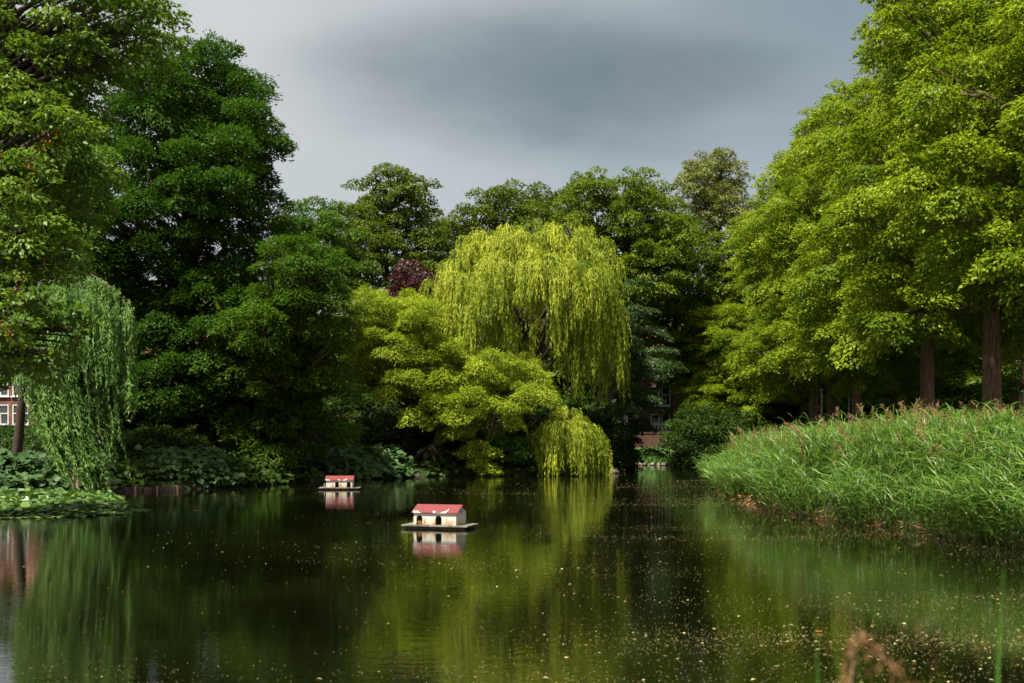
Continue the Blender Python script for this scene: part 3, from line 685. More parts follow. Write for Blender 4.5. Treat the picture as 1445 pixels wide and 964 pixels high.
# ---- low yellow-green tree in front of the golden willow
it = [(505, 440, 20), (530, 440, 28), (565, 445, 30), (595, 452, 24), (515, 475, 24), (550, 485, 34), (590, 490, 32), (620, 505, 26), (505, 525, 22), (540, 525, 26), (580, 530, 30), (625, 540, 30), (660, 525, 26), (690, 525, 26), (725, 525, 24), (750, 540, 20),
      (645, 575, 30), (690, 560, 32), (730, 560, 28), (600, 580, 24), (640, 600, 18), (720, 580, 22), (560, 555, 20), (670, 590, 18), (755, 560, 16)]
lob = px_lobes(68.5, it, dz=2.2, seed=70, squash=.8)
bx = x_of(610, 72)
def sprigs(rs_, base_):
    c = np.array([P(px, py, 67.5) - base_ for px, py in ((672, 630), (660, 640), (690, 640), (676, 655), (690, 665))]); o = np.tile([0, -.8, .4], (len(c), 1)); return clump_leaves(c, unit(o), np.full(len(c), .8), .9, .6, .3, .2, .3, .6, rs_)
e = make_tree('curly_willow', 'low spreading yellow-green tree in front of the golden willow\'s left side, dead twigs beneath', 'tree', (bx, 72, gz(bx, 72)), (bx + .3, 70.5, 6), .3, lob, M['curly'], M['bark_d'],
          clump=.72, n=1.0, flat=.75, droop=.22, leaf=.16, wr=.36, fill=.25, fill_size=.4, seed=71, updir=.3, extra=sprigs)
rs = np.random.default_rng(72); random.seed(72)
for (cx, cyy, sx_, n_) in ((605, 645, 24, 20), (698, 598, 18, 14), (690, 612, 18, 12)):
    b0 = P(cx + rs.uniform(-8, 8), cyy - 14, 67.5) - np.array(e.location); dm = MB()
    for _ in range(n_):
        q = b0 + np.array([rs.normal() * sx_ * .03, rs.normal() * .5, -rs.random() * 1.4 - .1])
        dm.tube(curve_pts(b0 + rs.normal(size=3) * .15, q, .12, 2.2, 6), list(np.linspace(.016, .005, 7)), 4)
    dm.build('dead_branch', M['dead'], e, True)

# ---- undergrowth: two shrubs copied
def shrub(name, label, x, y, h, wdt, m, seed, **kw):
    z = gz(x, y); rs_ = np.random.default_rng(seed); lob = []
    for k_ in range(11):
        an = rs_.random() * 6.3; q = rs_.random() ** .6 * wdt * .6; r = rs_.uniform(.28, .42) * h
        lob.append((x + math.cos(an) * q, y + math.sin(an) * q, z + rs_.uniform(.25, .7) * h * (1 - .35 * q / wdt), r, r, r * .9))
    k_ = dict(clump=.65, n=.9, flat=.5, droop=.3, leaf=.19, wr=.55, fill=.5, fill_size=.4, seed=seed, back=1, zmin=.02, limbs=True); k_.update(kw)
    return make_tree(name, label, 'shrub', (x, y, z), (x, y, z + h * .6), .07, lob, m, M['bark_d'], group=kw.get('group', 'shrubs under the trees') if 'group' not in k_ else k_.pop('group'), **k_)
SH_L = 'dark green shrub in the deep shade under the left bank trees'
SH_C = 'dark green shrub in the shade behind the low yellow-green tree'
SH_R = 'dark green shrub in the shade between the lime trunks'
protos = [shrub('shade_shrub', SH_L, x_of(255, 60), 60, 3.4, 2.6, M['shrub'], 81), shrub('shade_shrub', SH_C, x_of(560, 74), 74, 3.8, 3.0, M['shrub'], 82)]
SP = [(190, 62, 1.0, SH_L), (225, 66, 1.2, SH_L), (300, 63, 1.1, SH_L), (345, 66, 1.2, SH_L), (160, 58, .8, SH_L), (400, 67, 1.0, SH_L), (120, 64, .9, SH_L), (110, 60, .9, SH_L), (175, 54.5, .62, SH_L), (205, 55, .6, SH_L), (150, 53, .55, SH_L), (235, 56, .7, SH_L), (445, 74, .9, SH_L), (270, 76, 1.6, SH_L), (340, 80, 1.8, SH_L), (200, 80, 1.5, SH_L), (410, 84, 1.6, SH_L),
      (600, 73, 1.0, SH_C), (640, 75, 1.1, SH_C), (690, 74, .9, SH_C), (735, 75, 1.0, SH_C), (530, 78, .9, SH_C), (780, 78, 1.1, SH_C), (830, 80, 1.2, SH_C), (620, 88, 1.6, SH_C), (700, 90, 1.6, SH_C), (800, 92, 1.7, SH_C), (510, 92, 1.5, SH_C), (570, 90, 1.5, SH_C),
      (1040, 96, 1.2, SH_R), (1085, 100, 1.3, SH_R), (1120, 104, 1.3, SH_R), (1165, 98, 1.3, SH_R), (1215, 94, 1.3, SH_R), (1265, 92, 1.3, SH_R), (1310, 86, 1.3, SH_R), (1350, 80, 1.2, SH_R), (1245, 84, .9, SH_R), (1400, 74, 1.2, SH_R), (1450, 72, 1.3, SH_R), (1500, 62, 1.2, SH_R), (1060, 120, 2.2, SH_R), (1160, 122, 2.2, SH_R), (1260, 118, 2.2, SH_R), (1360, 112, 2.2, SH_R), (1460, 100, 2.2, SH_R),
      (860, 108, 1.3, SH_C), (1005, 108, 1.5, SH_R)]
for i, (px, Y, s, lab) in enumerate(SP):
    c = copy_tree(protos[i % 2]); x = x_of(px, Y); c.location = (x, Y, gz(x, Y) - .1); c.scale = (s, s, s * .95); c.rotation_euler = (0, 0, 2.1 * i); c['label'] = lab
shrub('bright_shrub', 'small fresh green shrub at the water\'s edge left of the golden willow\'s trailing fringe', x_of(722, 70.5), 70.5, 2.3, 1.7, M['grass'], 83, leaf=.17)
shrub('bright_shrub', 'sunlit yellow-green shrub between the two thickest lime trunks', x_of(1355, 62), 62, 4.2, 2.2, M['dark_b'], 84, leaf=.2)
shrub('bright_shrub', 'leafy green shrub right of the thickest lime trunk', x_of(1428, 66), 66, 5.5, 2.0, M['dark_b'], 85, leaf=.2)
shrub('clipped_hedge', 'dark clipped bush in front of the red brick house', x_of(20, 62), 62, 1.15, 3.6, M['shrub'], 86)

# far row closing the view
far_l = 'distant broadleaf tree in the row closing the view behind the pond'
far = None
for i, (px, Y, H) in enumerate([(60, 128, 15), (190, 125, 19), (320, 124, 20), (430, 122, 18), (520, 130, 17), (610, 128, 18), (700, 130, 20), (790, 128, 20), (880, 126, 20), (975, 128, 19), (1060, 130, 20), (1160, 134, 21), (1270, 130, 22), (1390, 118, 22), (1500, 104, 22), (-60, 122, 20), (-160, 80, 20)]):
    x = x_of(px, Y); z = gz(x, Y)
    if far is None:
        rs_ = np.random.default_rng(90); lob = []
        for k_ in range(26):
            an = rs_.random() * 6.3; zz = rs_.uniform(2.5, H - 2.2); q = 4.6 * math.sin(math.pi * min(.95, (zz + 2.5) / (H + 2))) ** .6 * rs_.uniform(.4, .9); r = rs_.uniform(1.6, 2.4)
            lob.append((x + q * math.cos(an), Y + q * math.sin(an), z + zz, r, r, r * .85))
        far = make_tree('distant_tree', far_l, 'tree', (x, Y, z), (x, Y, z + H * .85), .35, lob, M['maple'], M['bark_d'], clump=1.2, n=.9, flat=.5, droop=.35, leaf=.34, wr=.6, fill=.3, fill_size=.8, seed=91, back=1, group='distant trees behind the pond')
        H0 = H
    else:
        c = copy_tree(far); c.location = (x, Y, z); s = H / H0; c.scale = (s * 1.05, s, s); c.rotation_euler = (0, 0, 1.7 * i)

# thin young tree in front of the house
bx = x_of(25, 54)
lob = [(bx + u, 54 + v, gz(bx, 54) + q, .9, .9, .8) for u, v, q in ((0, 0, 5.2), (.7, .3, 4.6), (-.7, -.2, 4.7), (.2, -.6, 5.9), (-.4, .5, 6.3))]
make_tree('young_tree', 'slim dark-stemmed young tree in front of the red brick house', 'tree', (bx, 54, gz(bx, 54)), (bx + .1, 54, gz(bx, 54) + 5.5), .14, lob, M['dark_b'], M['bark_d'], clump=.6, n=.9, leaf=.18, seed=95)

# ------------------------------------------------------------------ bank plants
def big_leaves(name, label, pts, n, leaf, hgt, out_dir, m, seed, yel=0):
    """broad leaves on stalks along a polyline of the bank"""
    rs_ = np.random.default_rng(seed); pts = np.array(pts, float); seg = rs_.integers(0, len(pts) - 1, n); t = rs_.random(n)[:, None]
    b = pts[seg] * (1 - t) + pts[seg + 1] * t; dep = rs_.random(n); od = np.array([*out_dir, 0.])
    x = b[:, 0] - od[0] * dep * 3.0 + rs_.normal(size=n) * .2; y = b[:, 1] - od[1] * dep * 3.0 + rs_.normal(size=n) * .2
    g_ = np.maximum(ground_z(x, y), .02); z = g_ + hgt * (.25 + .75 * rs_.random(n)) * (.45 + .55 * np.sin(np.clip(dep * 2.2, 0, 1.57)))
    pos = np.stack([x, y, z], 1); d = np.tile(od, (n, 1)) * .8 + rs_.normal(size=(n, 3)) * .55 + np.array([0, 0, -.35]); nn = np.array([0, 0, 1.]) + od * .45 + rs_.normal(size=(n, 3)) * .25
    ln = leaf * rs_.uniform(.55, 1.25, n); tone = np.clip(rs_.normal(.5, .25, n), 0, 1)
    o = link(name, leaves_mesh(name, pos, d, nn, ln, ln * .85, tone, ROUND), m); tag(o, label, 'plants', kind='stuff')
    st = MB(); 
    for k_ in range(0, n, 3):
        p = pos[k_]; st.tube([(p[0] - od[0] * .3, p[1] - od[1] * .3, g_[k_] - .05), (p[0] - od[0] * .1, p[1] - od[1] * .1, (g_[k_] + p[2]) / 2), tuple(p)], [.014, .012, .008], 4)
    c = st.build('stalks', m, o); c['kind'] = 'stuff'
    me = c.data; at = me.attributes.new('tone', 'FLOAT', 'FACE'); at.data.foreach_set('value', np.full(len(me.polygons), .3, dtype=np.float32))
    return o
big_leaves('bank_plants', 'broad grey-green leaves massed on the bank behind the water lilies', [(-24.5, 45), (-21.6, 47.4), (-17.2, 48.6)], 1900, .36, 1.25, (.45, -.9), M['butterbur'], 101)
big_leaves('bank_plants', 'broad leaves drooping to the water under the tallest dark tree', [(-15.6, 50.6), (-14.2, 51.5), (-12.6, 52.6)], 1000, .30, 1.3, (.55, -.8), M['butterbur'], 102)
big_leaves('bank_plants', 'pale broad leaves along the bank behind the far duck house', [(-11.4, 59.2), (-8.5, 62.5), (-5.6, 65.4)], 1700, .40, 1.3, (.5, -.86), M['butterbur'], 103)
big_leaves('bank_plants', 'low dark leaves at the waterline beneath the low yellow-green tree', [(-5.2, 66.6), (-3, 68.2), (1.4, 68.7), (2.2, 69.4)], 420, .36, .9, (.2, -.97), M['shrub'], 104)
big_leaves('bank_plants', 'small dark leaves on the bank round the foot of the green weeping willow', [(-18.2, 48.7), (-16.4, 49.6), (-14.4, 50.9)], 1300, .22, .85, (.4, -.9), M['shrub'], 106)
big_leaves('bank_plants', 'dark low leaves along the shaded bank under the rounder dark tree', [(-13.4, 51.9), (-12.0, 55), (-10.5, 59.2)], 1300, .28, 1.0, (.7, -.7), M['shrub'], 107)
# dry hanging stalks under the drooping leaves
rs = np.random.default_rng(105); n = 260
pos = np.stack([rs.uniform(x_of(205, 51), x_of(250, 51), n), rs.uniform(50.9, 51.8, n), rs.uniform(.5, 1.15, n)], 1)
tag(link('dead_leaves', leaves_mesh('dead_leaves', pos, rs.normal(size=(n, 3)) * .4 + [0, -.2, -1], rs.normal(size=(n, 3)) + [0, -1, 0], .22, .08, rs.random(n)), M['litter']), 'withered brown leaves hanging under the drooping bank plants', 'dead leaves', kind='stuff')

# water lilies
rs = np.random.default_rng(110)
poly = np.array([(x_of(a_, 3852 / (b_ - HY)), 3852 / (b_ - HY)) for a_, b_ in ((-60, 702), (60, 703), (150, 706), (178, 716), (215, 721), (170, 726), (110, 730), (0, 733), (-80, 735))])
def in_poly(x, y, Q):
    c = np.zeros(x.shape, bool)
    for i in range(len(Q)):
        ax, ay = Q[i]; bx_, by = Q[(i + 1) % len(Q)]; c ^= ((ay > y) != (by > y)) & (x < (bx_ - ax) * (y - ay) / (by - ay + 1e-12) + ax)
    return c
n = 8200; x = rs.uniform(-20, -10, n); y = rs.uniform(31, 45, n); k = in_poly(x, y, poly); x, y = x[k], y[k]; n = len(x)
edge = np.clip((y - 33.2) / 3, 0, 1) * np.clip((-12.2 - x) / 1.6, 0, 1)
z = .012 + edge * rs.uniform(.0, .34, n) + rs.uniform(0, .01, n)
nn = np.array([0, 0, 1.]) + rs.normal(size=(n, 3)) * (.08 + .38 * edge)[:, None]
ln = rs.uniform(.17, .30, n)
tag(link('water_lilies', leaves_mesh('water_lilies', np.stack([x, y, z], 1), np.stack([rs.normal(size=n), rs.normal(size=n), np.zeros(n)], 1), nn, ln, ln * .95, np.clip(rs.normal(.38, .28, n), 0, 1), ROUND), M['lily']),
    'bed of crowded glossy water lily leaves floating by the left bank', 'water lilies', kind='stuff')

# stakes and the timber bank edge
for px, Y, h, r, lab in ((104, 46.2, 1.0, .05, 'tallest thin wooden stake standing behind the water lilies'), (110, 46.6, .62, .09, 'thick short stake right beside the tallest thin stake'),
                         (128, 47.2, .34, .09, 'low stub of a stake half hidden by lily leaves'), (142, 47.8, .55, .09, 'mossy stake, second from the timber edging'), (153.5, 48.2, .52, .07, 'pale stake standing next to the timber edging')):
    x = x_of(px, Y); e = empty('wooden_stake', (x, Y, -.8), lab, 'stake', 'stakes along the left bank')
    MB().tube([(0, 0, 0), (.01, 0, h * .5 + .4), (.02 * random.uniform(-1, 1), 0, h + .8)], [r, r * .95, r * .9], 9, .06).build('post', M['wood'], e)
e = empty('timber_edging', (x_of(205, 49.4), 49.4, 0), 'low timber boards holding the bank beside the pale stake', 'edging', rz=math.atan2(1.0, 2.6))
MB().box((0, 0, .08), (3.0, .07, .20)).build('board', M['bark_d'], e)
for k in (-1.35, -.4, .5, 1.35): MB().tube([(k, -.07, -.6), (k, -.07, .22)], [.05, .045], 8, .05).build('post', M['bark_t'], e)

# ------------------------------------------------------------------ reeds
rs = np.random.default_rng(120)
n = 34000; x = rs.uniform(7, 24, n); y = rs.uniform(17, 64, n); d = sdist(x, y)
right_ = (x > 7.3) & (y < 62)
lump = .5 + .5 * np.sin(x * 1.3 + 1.3 * np.sin(y * .5)) * np.sin(y * .8 + .8)
k = right_ & (d > -.55 - .5 * lump) & (d < 7.5) & (rs.random(n) < np.where(d < 3.0, .25 + .75 * np.clip(lump * 1.8, 0, 1), .42)) & ~((y > 38) & (y < 43) & (d < 2.2))
px_ = HX + x / y * F; k &= px_ < 1560
x, y, d, lump = x[k], y[k], d[k], lump[k]; n = len(x); print('reed stems', n)
g0 = np.maximum(ground_z(x, y), -.3)
H = (1.70 + .62 * lump + .22 * rs.normal(size=n)) * np.clip(.88 + (d + .6) * .16, .8, 1.0) * np.where(y > 43, .88, 1.04)
# lean toward the water at the edge, and with the wind everywhere
gradx = (sdist(x + .2, y) - sdist(x - .2, y)) / .4; grady = (sdist(x, y + .2) - sdist(x, y - .2)) / .4
edge = np.clip(1 - (d + .6) / 1.6, 0, 1)
lean = np.stack([-gradx * edge * .20 - .04 - .07 * lump + .20 * rs.normal(size=n), -grady * edge * .26 - .05 + .10 * np.sin(x * 1.3 + y) + .17 * rs.normal(size=n), np.zeros(n)], 1)
b0 = np.stack([x, y, g0], 1)
def stem_at(t, j): tt = t[:, None]; return b0[j] + np.array([0, 0, 1.]) * (H[j] * t * (1 - .10 * edge[j] * t - .06 * t))[:, None] + lean[j] * H[j][:, None] * tt ** 2
nb = 12; j = np.repeat(np.arange(n), nb); t = np.tile((np.arange(nb) + .5) / nb, n) * .78 + .20 + rs.uniform(-.04, .04, n * nb); t = np.clip(t, .08, 1)
p = stem_at(t, j); tg = unit(stem_at(np.clip(t + .05, 0, 1.1), j) - p)
an = rs.uniform(0, 6.283, len(j)); side = np.stack([np.cos(an) - .18, np.sin(an) - .12, np.zeros(len(j))], 1)
dr = tg * rs.uniform(.35, 1.0, (len(j), 1)) + side * .85; ln = rs.uniform(.30, .62, len(j)) * np.where(t < .3, .8, 1)
nn = tg * .8 + np.array([0, 0, .5]) - side * .2 + rs.normal(size=p.shape) * .2
tone = np.clip(.42 + .12 * rs.normal(size=n)[j] + .2 * rs.normal(size=len(j)), 0, 1)
ro = link('reed_bed', leaves_mesh('reed_bed', p, dr, nn, ln, rs.uniform(.017, .033, len(j)), tone, BLADE), M['reed']); tag(ro, 'dense bank of tall green reeds along the right side of the pond', 'reeds', kind='stuff')
st = np.stack([stem_at(np.full(n, v), np.arange(n)) for v in np.linspace(0, 1, 6)], 1)
o = link('reed_stems', stems_mesh('reed_stems', st, .007), M['reed'], ro); o['kind'] = 'stuff'
dk = rs.random(n) < .07
o = link('straw_stems', stems_mesh('straw_stems', st[dk] + np.array([.05, -.03, .02]), .011), M['plume'], ro); o['kind'] = 'stuff'
pk = np.where((rs.random(n) < .06) & (d > .2))[0]; m_ = 46; j = np.repeat(pk, m_); t = rs.uniform(.0, .34, len(j))
p = stem_at(np.ones(len(j)) * .98, j) + np.array([0, 0, 1.]) * t[:, None] + lean[j] * t[:, None] * 1.6 + rs.normal(size=(len(j), 3)) * (.05 * (1 - t / .42))[:, None]
dr = np.array([-.35, -.1, .7]) + rs.normal(size=p.shape) * .45
o = link('reed_plumes', leaves_mesh('reed_plumes', p, dr, rs.normal(size=p.shape), rs.uniform(.06, .13, len(j)), .016, np.clip(rs.normal(.5, .25, len(j)), 0, 1)), M['plume'], ro); o['kind'] = 'stuff'
# broken brown stalks and litter along the waterline
n2 = 6000; x2 = rs.uniform(7, 14, n2); y2 = rs.uniform(18, 60, n2); d2 = sdist(x2, y2); k = (d2 > -.75) & (d2 < .5) & (x2 > 7.2); x2, y2 = x2[k], y2[k]; n2 = len(x2)
pos = np.stack([x2, y2, np.maximum(ground_z(x2, y2), .0) + rs.uniform(.01, .18, n2)], 1)
tag(link('reed_litter', leaves_mesh('reed_litter', pos, rs.normal(size=(n2, 3)) * [1, 1, .6] + [-.3, -.2, 0], rs.normal(size=(n2, 3)) + [0, 0, 1], rs.uniform(.15, .5, n2), rs.uniform(.015, .05, n2), rs.random(n2), BLADE), M['litter']),
    'dead brown stalks and leaf litter at the foot of the reeds', 'litter', kind='stuff')

# grass on the far bank and left lawn
rs = np.random.default_rng(130)
def grass(name, label, x0, x1, y0, y1, n, h, dmin=.1, dmax=6):
    x = rs.uniform(x0, x1, n); y = rs.uniform(y0, y1, n); d = sdist(x, y); k = (d > dmin) & (d < dmax); x, y = x[k], y[k]; m = len(x)
    pos = np.stack([x, y, ground_z(x, y) - .02], 1)
    tag(link(name, leaves_mesh(name, pos, rs.normal(size=(m, 3)) * .5 + [0, 0, 1.2], rs.normal(size=(m, 3)) + [0, -1, .4], rs.uniform(.5, 1.3, m) * h, h * .10, np.clip(rs.normal(.5, .25, m), 0, 1), BLADE), M['grass']), label, 'grass', kind='stuff')
grass('bank_grass', 'bright green grass strip on the far bank below the old brick wall', 7.5, 17, 84, 97, 20000, .75, .1, 4)
grass('bank_grass', 'shaded grass on the right bank under the lime trees', 14, 32, 40, 100, 26000, .5, 6, 24)
grass('lawn_grass', 'strip of lawn in front of the red brick house', -46, -27, 66, 98, 16000, .35, 6, 60)

# stones at the far waterline
for i, px in enumerate(np.linspace(868, 972, 15)):
    pass
so_ = []
sm = MB(); 
ico = None
def stone_mesh(seed):
    r_ = random.Random(seed); mb = MB(); n_, k_ = 9, 5; vs = []
    for a_ in range(k_):
        ph = math.pi * (a_ + .5) / k_
        for b_ in range(n_):
            th = 2 * math.pi * b_ / n_; q = r_.uniform(.8, 1.15); vs.append((math.sin(ph) * math.cos(th) * q, math.sin(ph) * math.sin(th) * q, math.cos(ph) * .6 * q))
    fs = [(a_ * n_ + b_, (a_ + 1) * n_ + b_, (a_ + 1) * n_ + (b_ + 1) % n_, a_ * n_ + (b_ + 1) % n_) for a_ in range(k_ - 1) for b_ in range(n_)]
    fs += [tuple(range(n_)), tuple(range(k_ * n_ - 1, (k_ - 1) * n_ - 1, -1))]
    return mb.add(vs, fs).mesh('bank_stone')
M['stone'] = noise_mat('bank stone', (.09, .07, .05), (.24, .20, .15), 3, .9, .4)
sms = [stone_mesh(s) for s in range(3)]
for q in sms: q.materials.append(M['stone'])
path = [(6.4, 72.6), (7.6, 84), (9.2, 92), (13.8, 92.4)]
for i in range(18):
    t = i / 17 * 2.999; a_ = path[int(t)]; b_ = path[int(t) + 1]; f_ = t - int(t)
    o = bpy.data.objects.new('bank_stone', sms[i % 3]); COL.objects.link(o); o.location = (a_[0] + (b_[0] - a_[0]) * f_, a_[1] + (b_[1] - a_[1]) * f_, .08); s = random.uniform(.22, .42); o.scale = (s * 1.4, s, s); o.rotation_euler = (0, 0, i)
    tag(o, 'brownish stone edging the water at the far bank below the grass strip', 'stone', 'stones edging the far bank')

# ------------------------------------------------------------------ duck houses
def roof_mat():
    m, nt, out = new_mat('peeling red roof'); L = nt.links.new
    tc = N(nt, 'ShaderNodeTexCoord'); nz = N(nt, 'ShaderNodeTexNoise'); nz.inputs['Scale'].default_value = 3.1; nz.inputs['Detail'].default_value = 4; nz.inputs['Distortion'].default_value = .6
    mp = N(nt, 'ShaderNodeMapping'); mp.inputs['Scale'].default_value = (1.4, 1, 1); mp.inputs['Location'].default_value = (.15, 0, 0); L(tc.outputs['Object'], mp.inputs[0]); L(mp.outputs[0], nz.inputs['Vector'])
    sp = N(nt, 'ShaderNodeSeparateXYZ'); L(tc.outputs['Object'], sp.inputs[0])
    mr = N(nt, 'ShaderNodeMapRange'); L(sp.outputs[2], mr.inputs[0]); mr.inputs[1].default_value = .36; mr.inputs[2].default_value = .60; mr.inputs[3].default_value = .17; mr.inputs[4].default_value = -.06
    ad = N(nt, 'ShaderNodeMath', operation='ADD'); L(nz.outputs['Fac'], ad.inputs[0]); L(mr.outputs[0], ad.inputs[1])
    cr = N(nt, 'ShaderNodeValToRGB'); L(ad.outputs[0], cr.inputs[0]); cr.color_ramp.elements[0].position = .645; cr.color_ramp.elements[1].position = .665
    cr.color_ramp.elements[0].color = (.165, .026, .026, 1); cr.color_ramp.elements[1].color = (.44, .37, .34, 1)
    n2 = N(nt, 'ShaderNodeTexNoise'); n2.inputs['Scale'].default_value = 14; L(tc.outputs['Object'], n2.inputs['Vector'])
    mx = N(nt, 'ShaderNodeMix', data_type='RGBA', blend_type='MULTIPLY'); mx.inputs[0].default_value = .35; L(cr.outputs[0], mx.inputs[6]); L(n2.outputs['Fac'], mx.inputs[7])
    p = N(nt, 'ShaderNodeBsdfPrincipled'); L(mx.outputs[2], p.inputs['Base Color']); p.inputs['Roughness'].default_value = .6; L(p.outputs[0], out.inputs[0]); return m
def dwall_mat():
    m, nt, out = new_mat('stained white boards'); L = nt.links.new
    tc = N(nt, 'ShaderNodeTexCoord'); sp = N(nt, 'ShaderNodeSeparateXYZ'); L(tc.outputs['Object'], sp.inputs[0])
    mp = N(nt, 'ShaderNodeMapping'); mp.inputs['Scale'].default_value = (2, 2, .8); L(tc.outputs['Object'], mp.inputs[0])
    nz = N(nt, 'ShaderNodeTexNoise'); nz.inputs['Scale'].default_value = 4; nz.inputs['Detail'].default_value = 6; L(mp.outputs[0], nz.inputs['Vector'])
    mr = N(nt, 'ShaderNodeMapRange'); L(sp.outputs[2], mr.inputs[0]); mr.inputs[1].default_value = .10; mr.inputs[2].default_value = .30; mr.inputs[3].default_value = .16; mr.inputs[4].default_value = -.10
    ad = N(nt, 'ShaderNodeMath', operation='ADD'); L(nz.outputs['Fac'], ad.inputs[0]); L(mr.outputs[0], ad.inputs[1])
    cr = N(nt, 'ShaderNodeValToRGB'); L(ad.outputs[0], cr.inputs[0]); cr.color_ramp.elements[0].position = .48; cr.color_ramp.elements[1].position = .70
    cr.color_ramp.elements[0].color = (.40, .38, .32, 1); cr.color_ramp.elements[1].color = (.26, .15, .07, 1)
    p = N(nt, 'ShaderNodeBsdfPrincipled'); L(cr.outputs[0], p.inputs['Base Color']); p.inputs['Roughness'].default_value = .7
    wv = N(nt, 'ShaderNodeTexWave'); wv.inputs['Scale'].default_value = 4.5; bp = N(nt, 'ShaderNodeBump'); bp.inputs['Strength'].default_value = .5; bp.inputs['Distance'].default_value = .02
    L(tc.outputs['Object'], wv.inputs[0]); L(wv.outputs['Fac'], bp.inputs['Height']); L(bp.outputs[0], p.inputs['Normal'])
    L(p.outputs[0], out.inputs[0]); return m
M['duck_roof'] = roof_mat(); M['duck_wall'] = dwall_mat()
M['deck'] = noise_mat('algae-stained deck boards', (.06, .055, .04), (.20, .185, .14), 5, .8, .3, (1, 5, 1))
def duck_house(label, loc, rz, mirror=False, plumb=True):
    L, D, z0, h, rh = 1.16, .76, .105, .315, .16; sg = -1 if mirror else 1
    e = empty('duck_house', (*loc, 0), label, 'duck house', 'floating duck houses', rz)
    dk = MB(); 
    for k in range(6): dk.box((.0, -.385 + k * .154, .085), (1.80, .146, .035))
    dk.build('deck', M['deck'], e)
    fl = MB(); fl.box((0, -.30, .02), (1.62, .2, .10)); fl.box((0, .32, .02), (1.62, .2, .10)); fl.build('float', M['bark_d'], e)
    w = MB(); t = .025; ar = [(-L / 2 + .155, .165, .245), (.10, .165, .245)]
    ar = sorted((c * sg, a_, b_) for c, a_, b_ in ar)
    def front(y, flip):
        x0 = -L / 2; vs = []; fs = []
        def quad(q):
            b_ = len(vs); vs.extend(q); fs.append(tuple(range(b_, b_ + len(q))) if not flip else tuple(range(b_ + len(q) - 1, b_ - 1, -1)))
        for c, aw, ah in ar:
            quad([(x0, y, z0), (c - aw / 2, y, z0), (c - aw / 2, y, z0 + h), (x0, y, z0 + h)])
            n_ = 10; top = [(c + aw / 2 * math.cos(math.pi * (1 - k / n_)), z0 + ah - aw / 2 + aw / 2 * math.sin(math.pi * (1 - k / n_))) for k in range(n_ + 1)]
            for k in range(n_): quad([(top[k][0], y, top[k][1]), (top[k + 1][0], y, top[k + 1][1]), (top[k + 1][0], y, z0 + h), (top[k][0], y, z0 + h)])
            x0 = c + aw / 2
        quad([(x0, y, z0), (L / 2, y, z0), (L / 2, y, z0 + h), (x0, y, z0 + h)])
        w.add(vs, fs)
    front(-D / 2, False); front(-D / 2 + t, True)
    for c, aw, ah in ar:
        n_ = 10; pr = [(c - aw / 2, z0)] + [(c + aw / 2 * math.cos(math.pi * (1 - k / n_)), z0 + ah - aw / 2 + aw / 2 * math.sin(math.pi * (1 - k / n_))) for k in range(n_ + 1)] + [(c + aw / 2, z0)]
        w.add([(a_, -D / 2, b_) for a_, b_ in pr] + [(a_, -D / 2 + t, b_) for a_, b_ in pr], [(k, k + len(pr), k + 1 + len(pr), k + 1) for k in range(len(pr) - 1)])
    w.box((0, D / 2 - t / 2, z0 + h / 2), (L, t, h))
    for s in (-1, 1):
        xa, xb = s * L / 2, s * (L / 2 - t)
        pr = [(-D / 2 + .001, z0), (D / 2 - .001, z0), (D / 2 - .001, z0 + h), (0, z0 + h + rh), (-D / 2 + .001, z0 + h)]
        w.add([(xa + s * .001, a_, b_) for a_, b_ in pr] + [(xb, a_, b_) for a_, b_ in pr], [(0, 1, 2, 3, 4) if s > 0 else (4, 3, 2, 1, 0), (9, 8, 7, 6, 5) if s > 0 else (5, 6, 7, 8, 9)])
    w.build('wall', M['duck_wall'], e)
    rf = MB(); ox, oy, th = L / 2 + .05, .05, .022; sl = rh / (D / 2)
    for s in (-1, 1):
        ya, yb = s * (D / 2 + oy), 0; za, zb = z0 + h + .012 - oy * sl, z0 + h + rh + .012
        q = [(-ox, ya, za), (ox, ya, za), (ox, yb, zb), (-ox, yb, zb)]
        rf.add(q + [(a_, b_, c_ + th) for a_, b_, c_ in q], [(0, 1, 2, 3), (7, 6, 5, 4), (0, 4, 5, 1), (1, 5, 6, 2), (3, 2, 6, 7), (0, 3, 7, 4)] if s > 0 else [(3, 2, 1, 0), (4, 5, 6, 7), (1, 5, 4, 0), (2, 6, 5, 1), (7, 6, 2, 3), (4, 7, 3, 0)])
    rf.build('roof', M['duck_roof'], e)
    if not mirror:
        v = MB(); 
        for zz in (-.045, .045): v.box((L / 2 + .012, -.02, z0 + h + .02 + zz), (.02, .16, .012))
        for k in range(7): v.box((L / 2 + .012, -.095 + k * .025, z0 + h + .02), (.016, .011, .078))
        v.build('vent', M['metal'], e)
        v = MB().add([(L / 2 + .0035, -.1, z0 + h - .024), (L / 2 + .0035, .06, z0 + h - .024), (L / 2 + .0035, .06, z0 + h + .064), (L / 2 + .0035, -.1, z0 + h + .064)], [(0, 1, 2, 3)]); v.build('vent_shade_panel', M['glass'], e)  # flat dark sheet on the uncut gable, colour standing in for shade behind slats
    MB().tube([(-L / 2 - .12, -.05 * sg, -.6), (-L / 2 - .12, -.05 * sg, .27)], [.04, .036], 8, .05).build('mooring_post', M['wood'], e)
    return e, ar, z0, D
h1, ar, z0, D = duck_house('nearest floating white duck house with peeling red roof and two arched openings', (x_of(621, 29.6), 29.6), R(-17))
h2, *_ = duck_house('far small floating duck house with red roof in front of the pale bank plants', (x_of(480, 50.9), 50.9), R(2), True)
rs = np.random.default_rng(140); n = 240
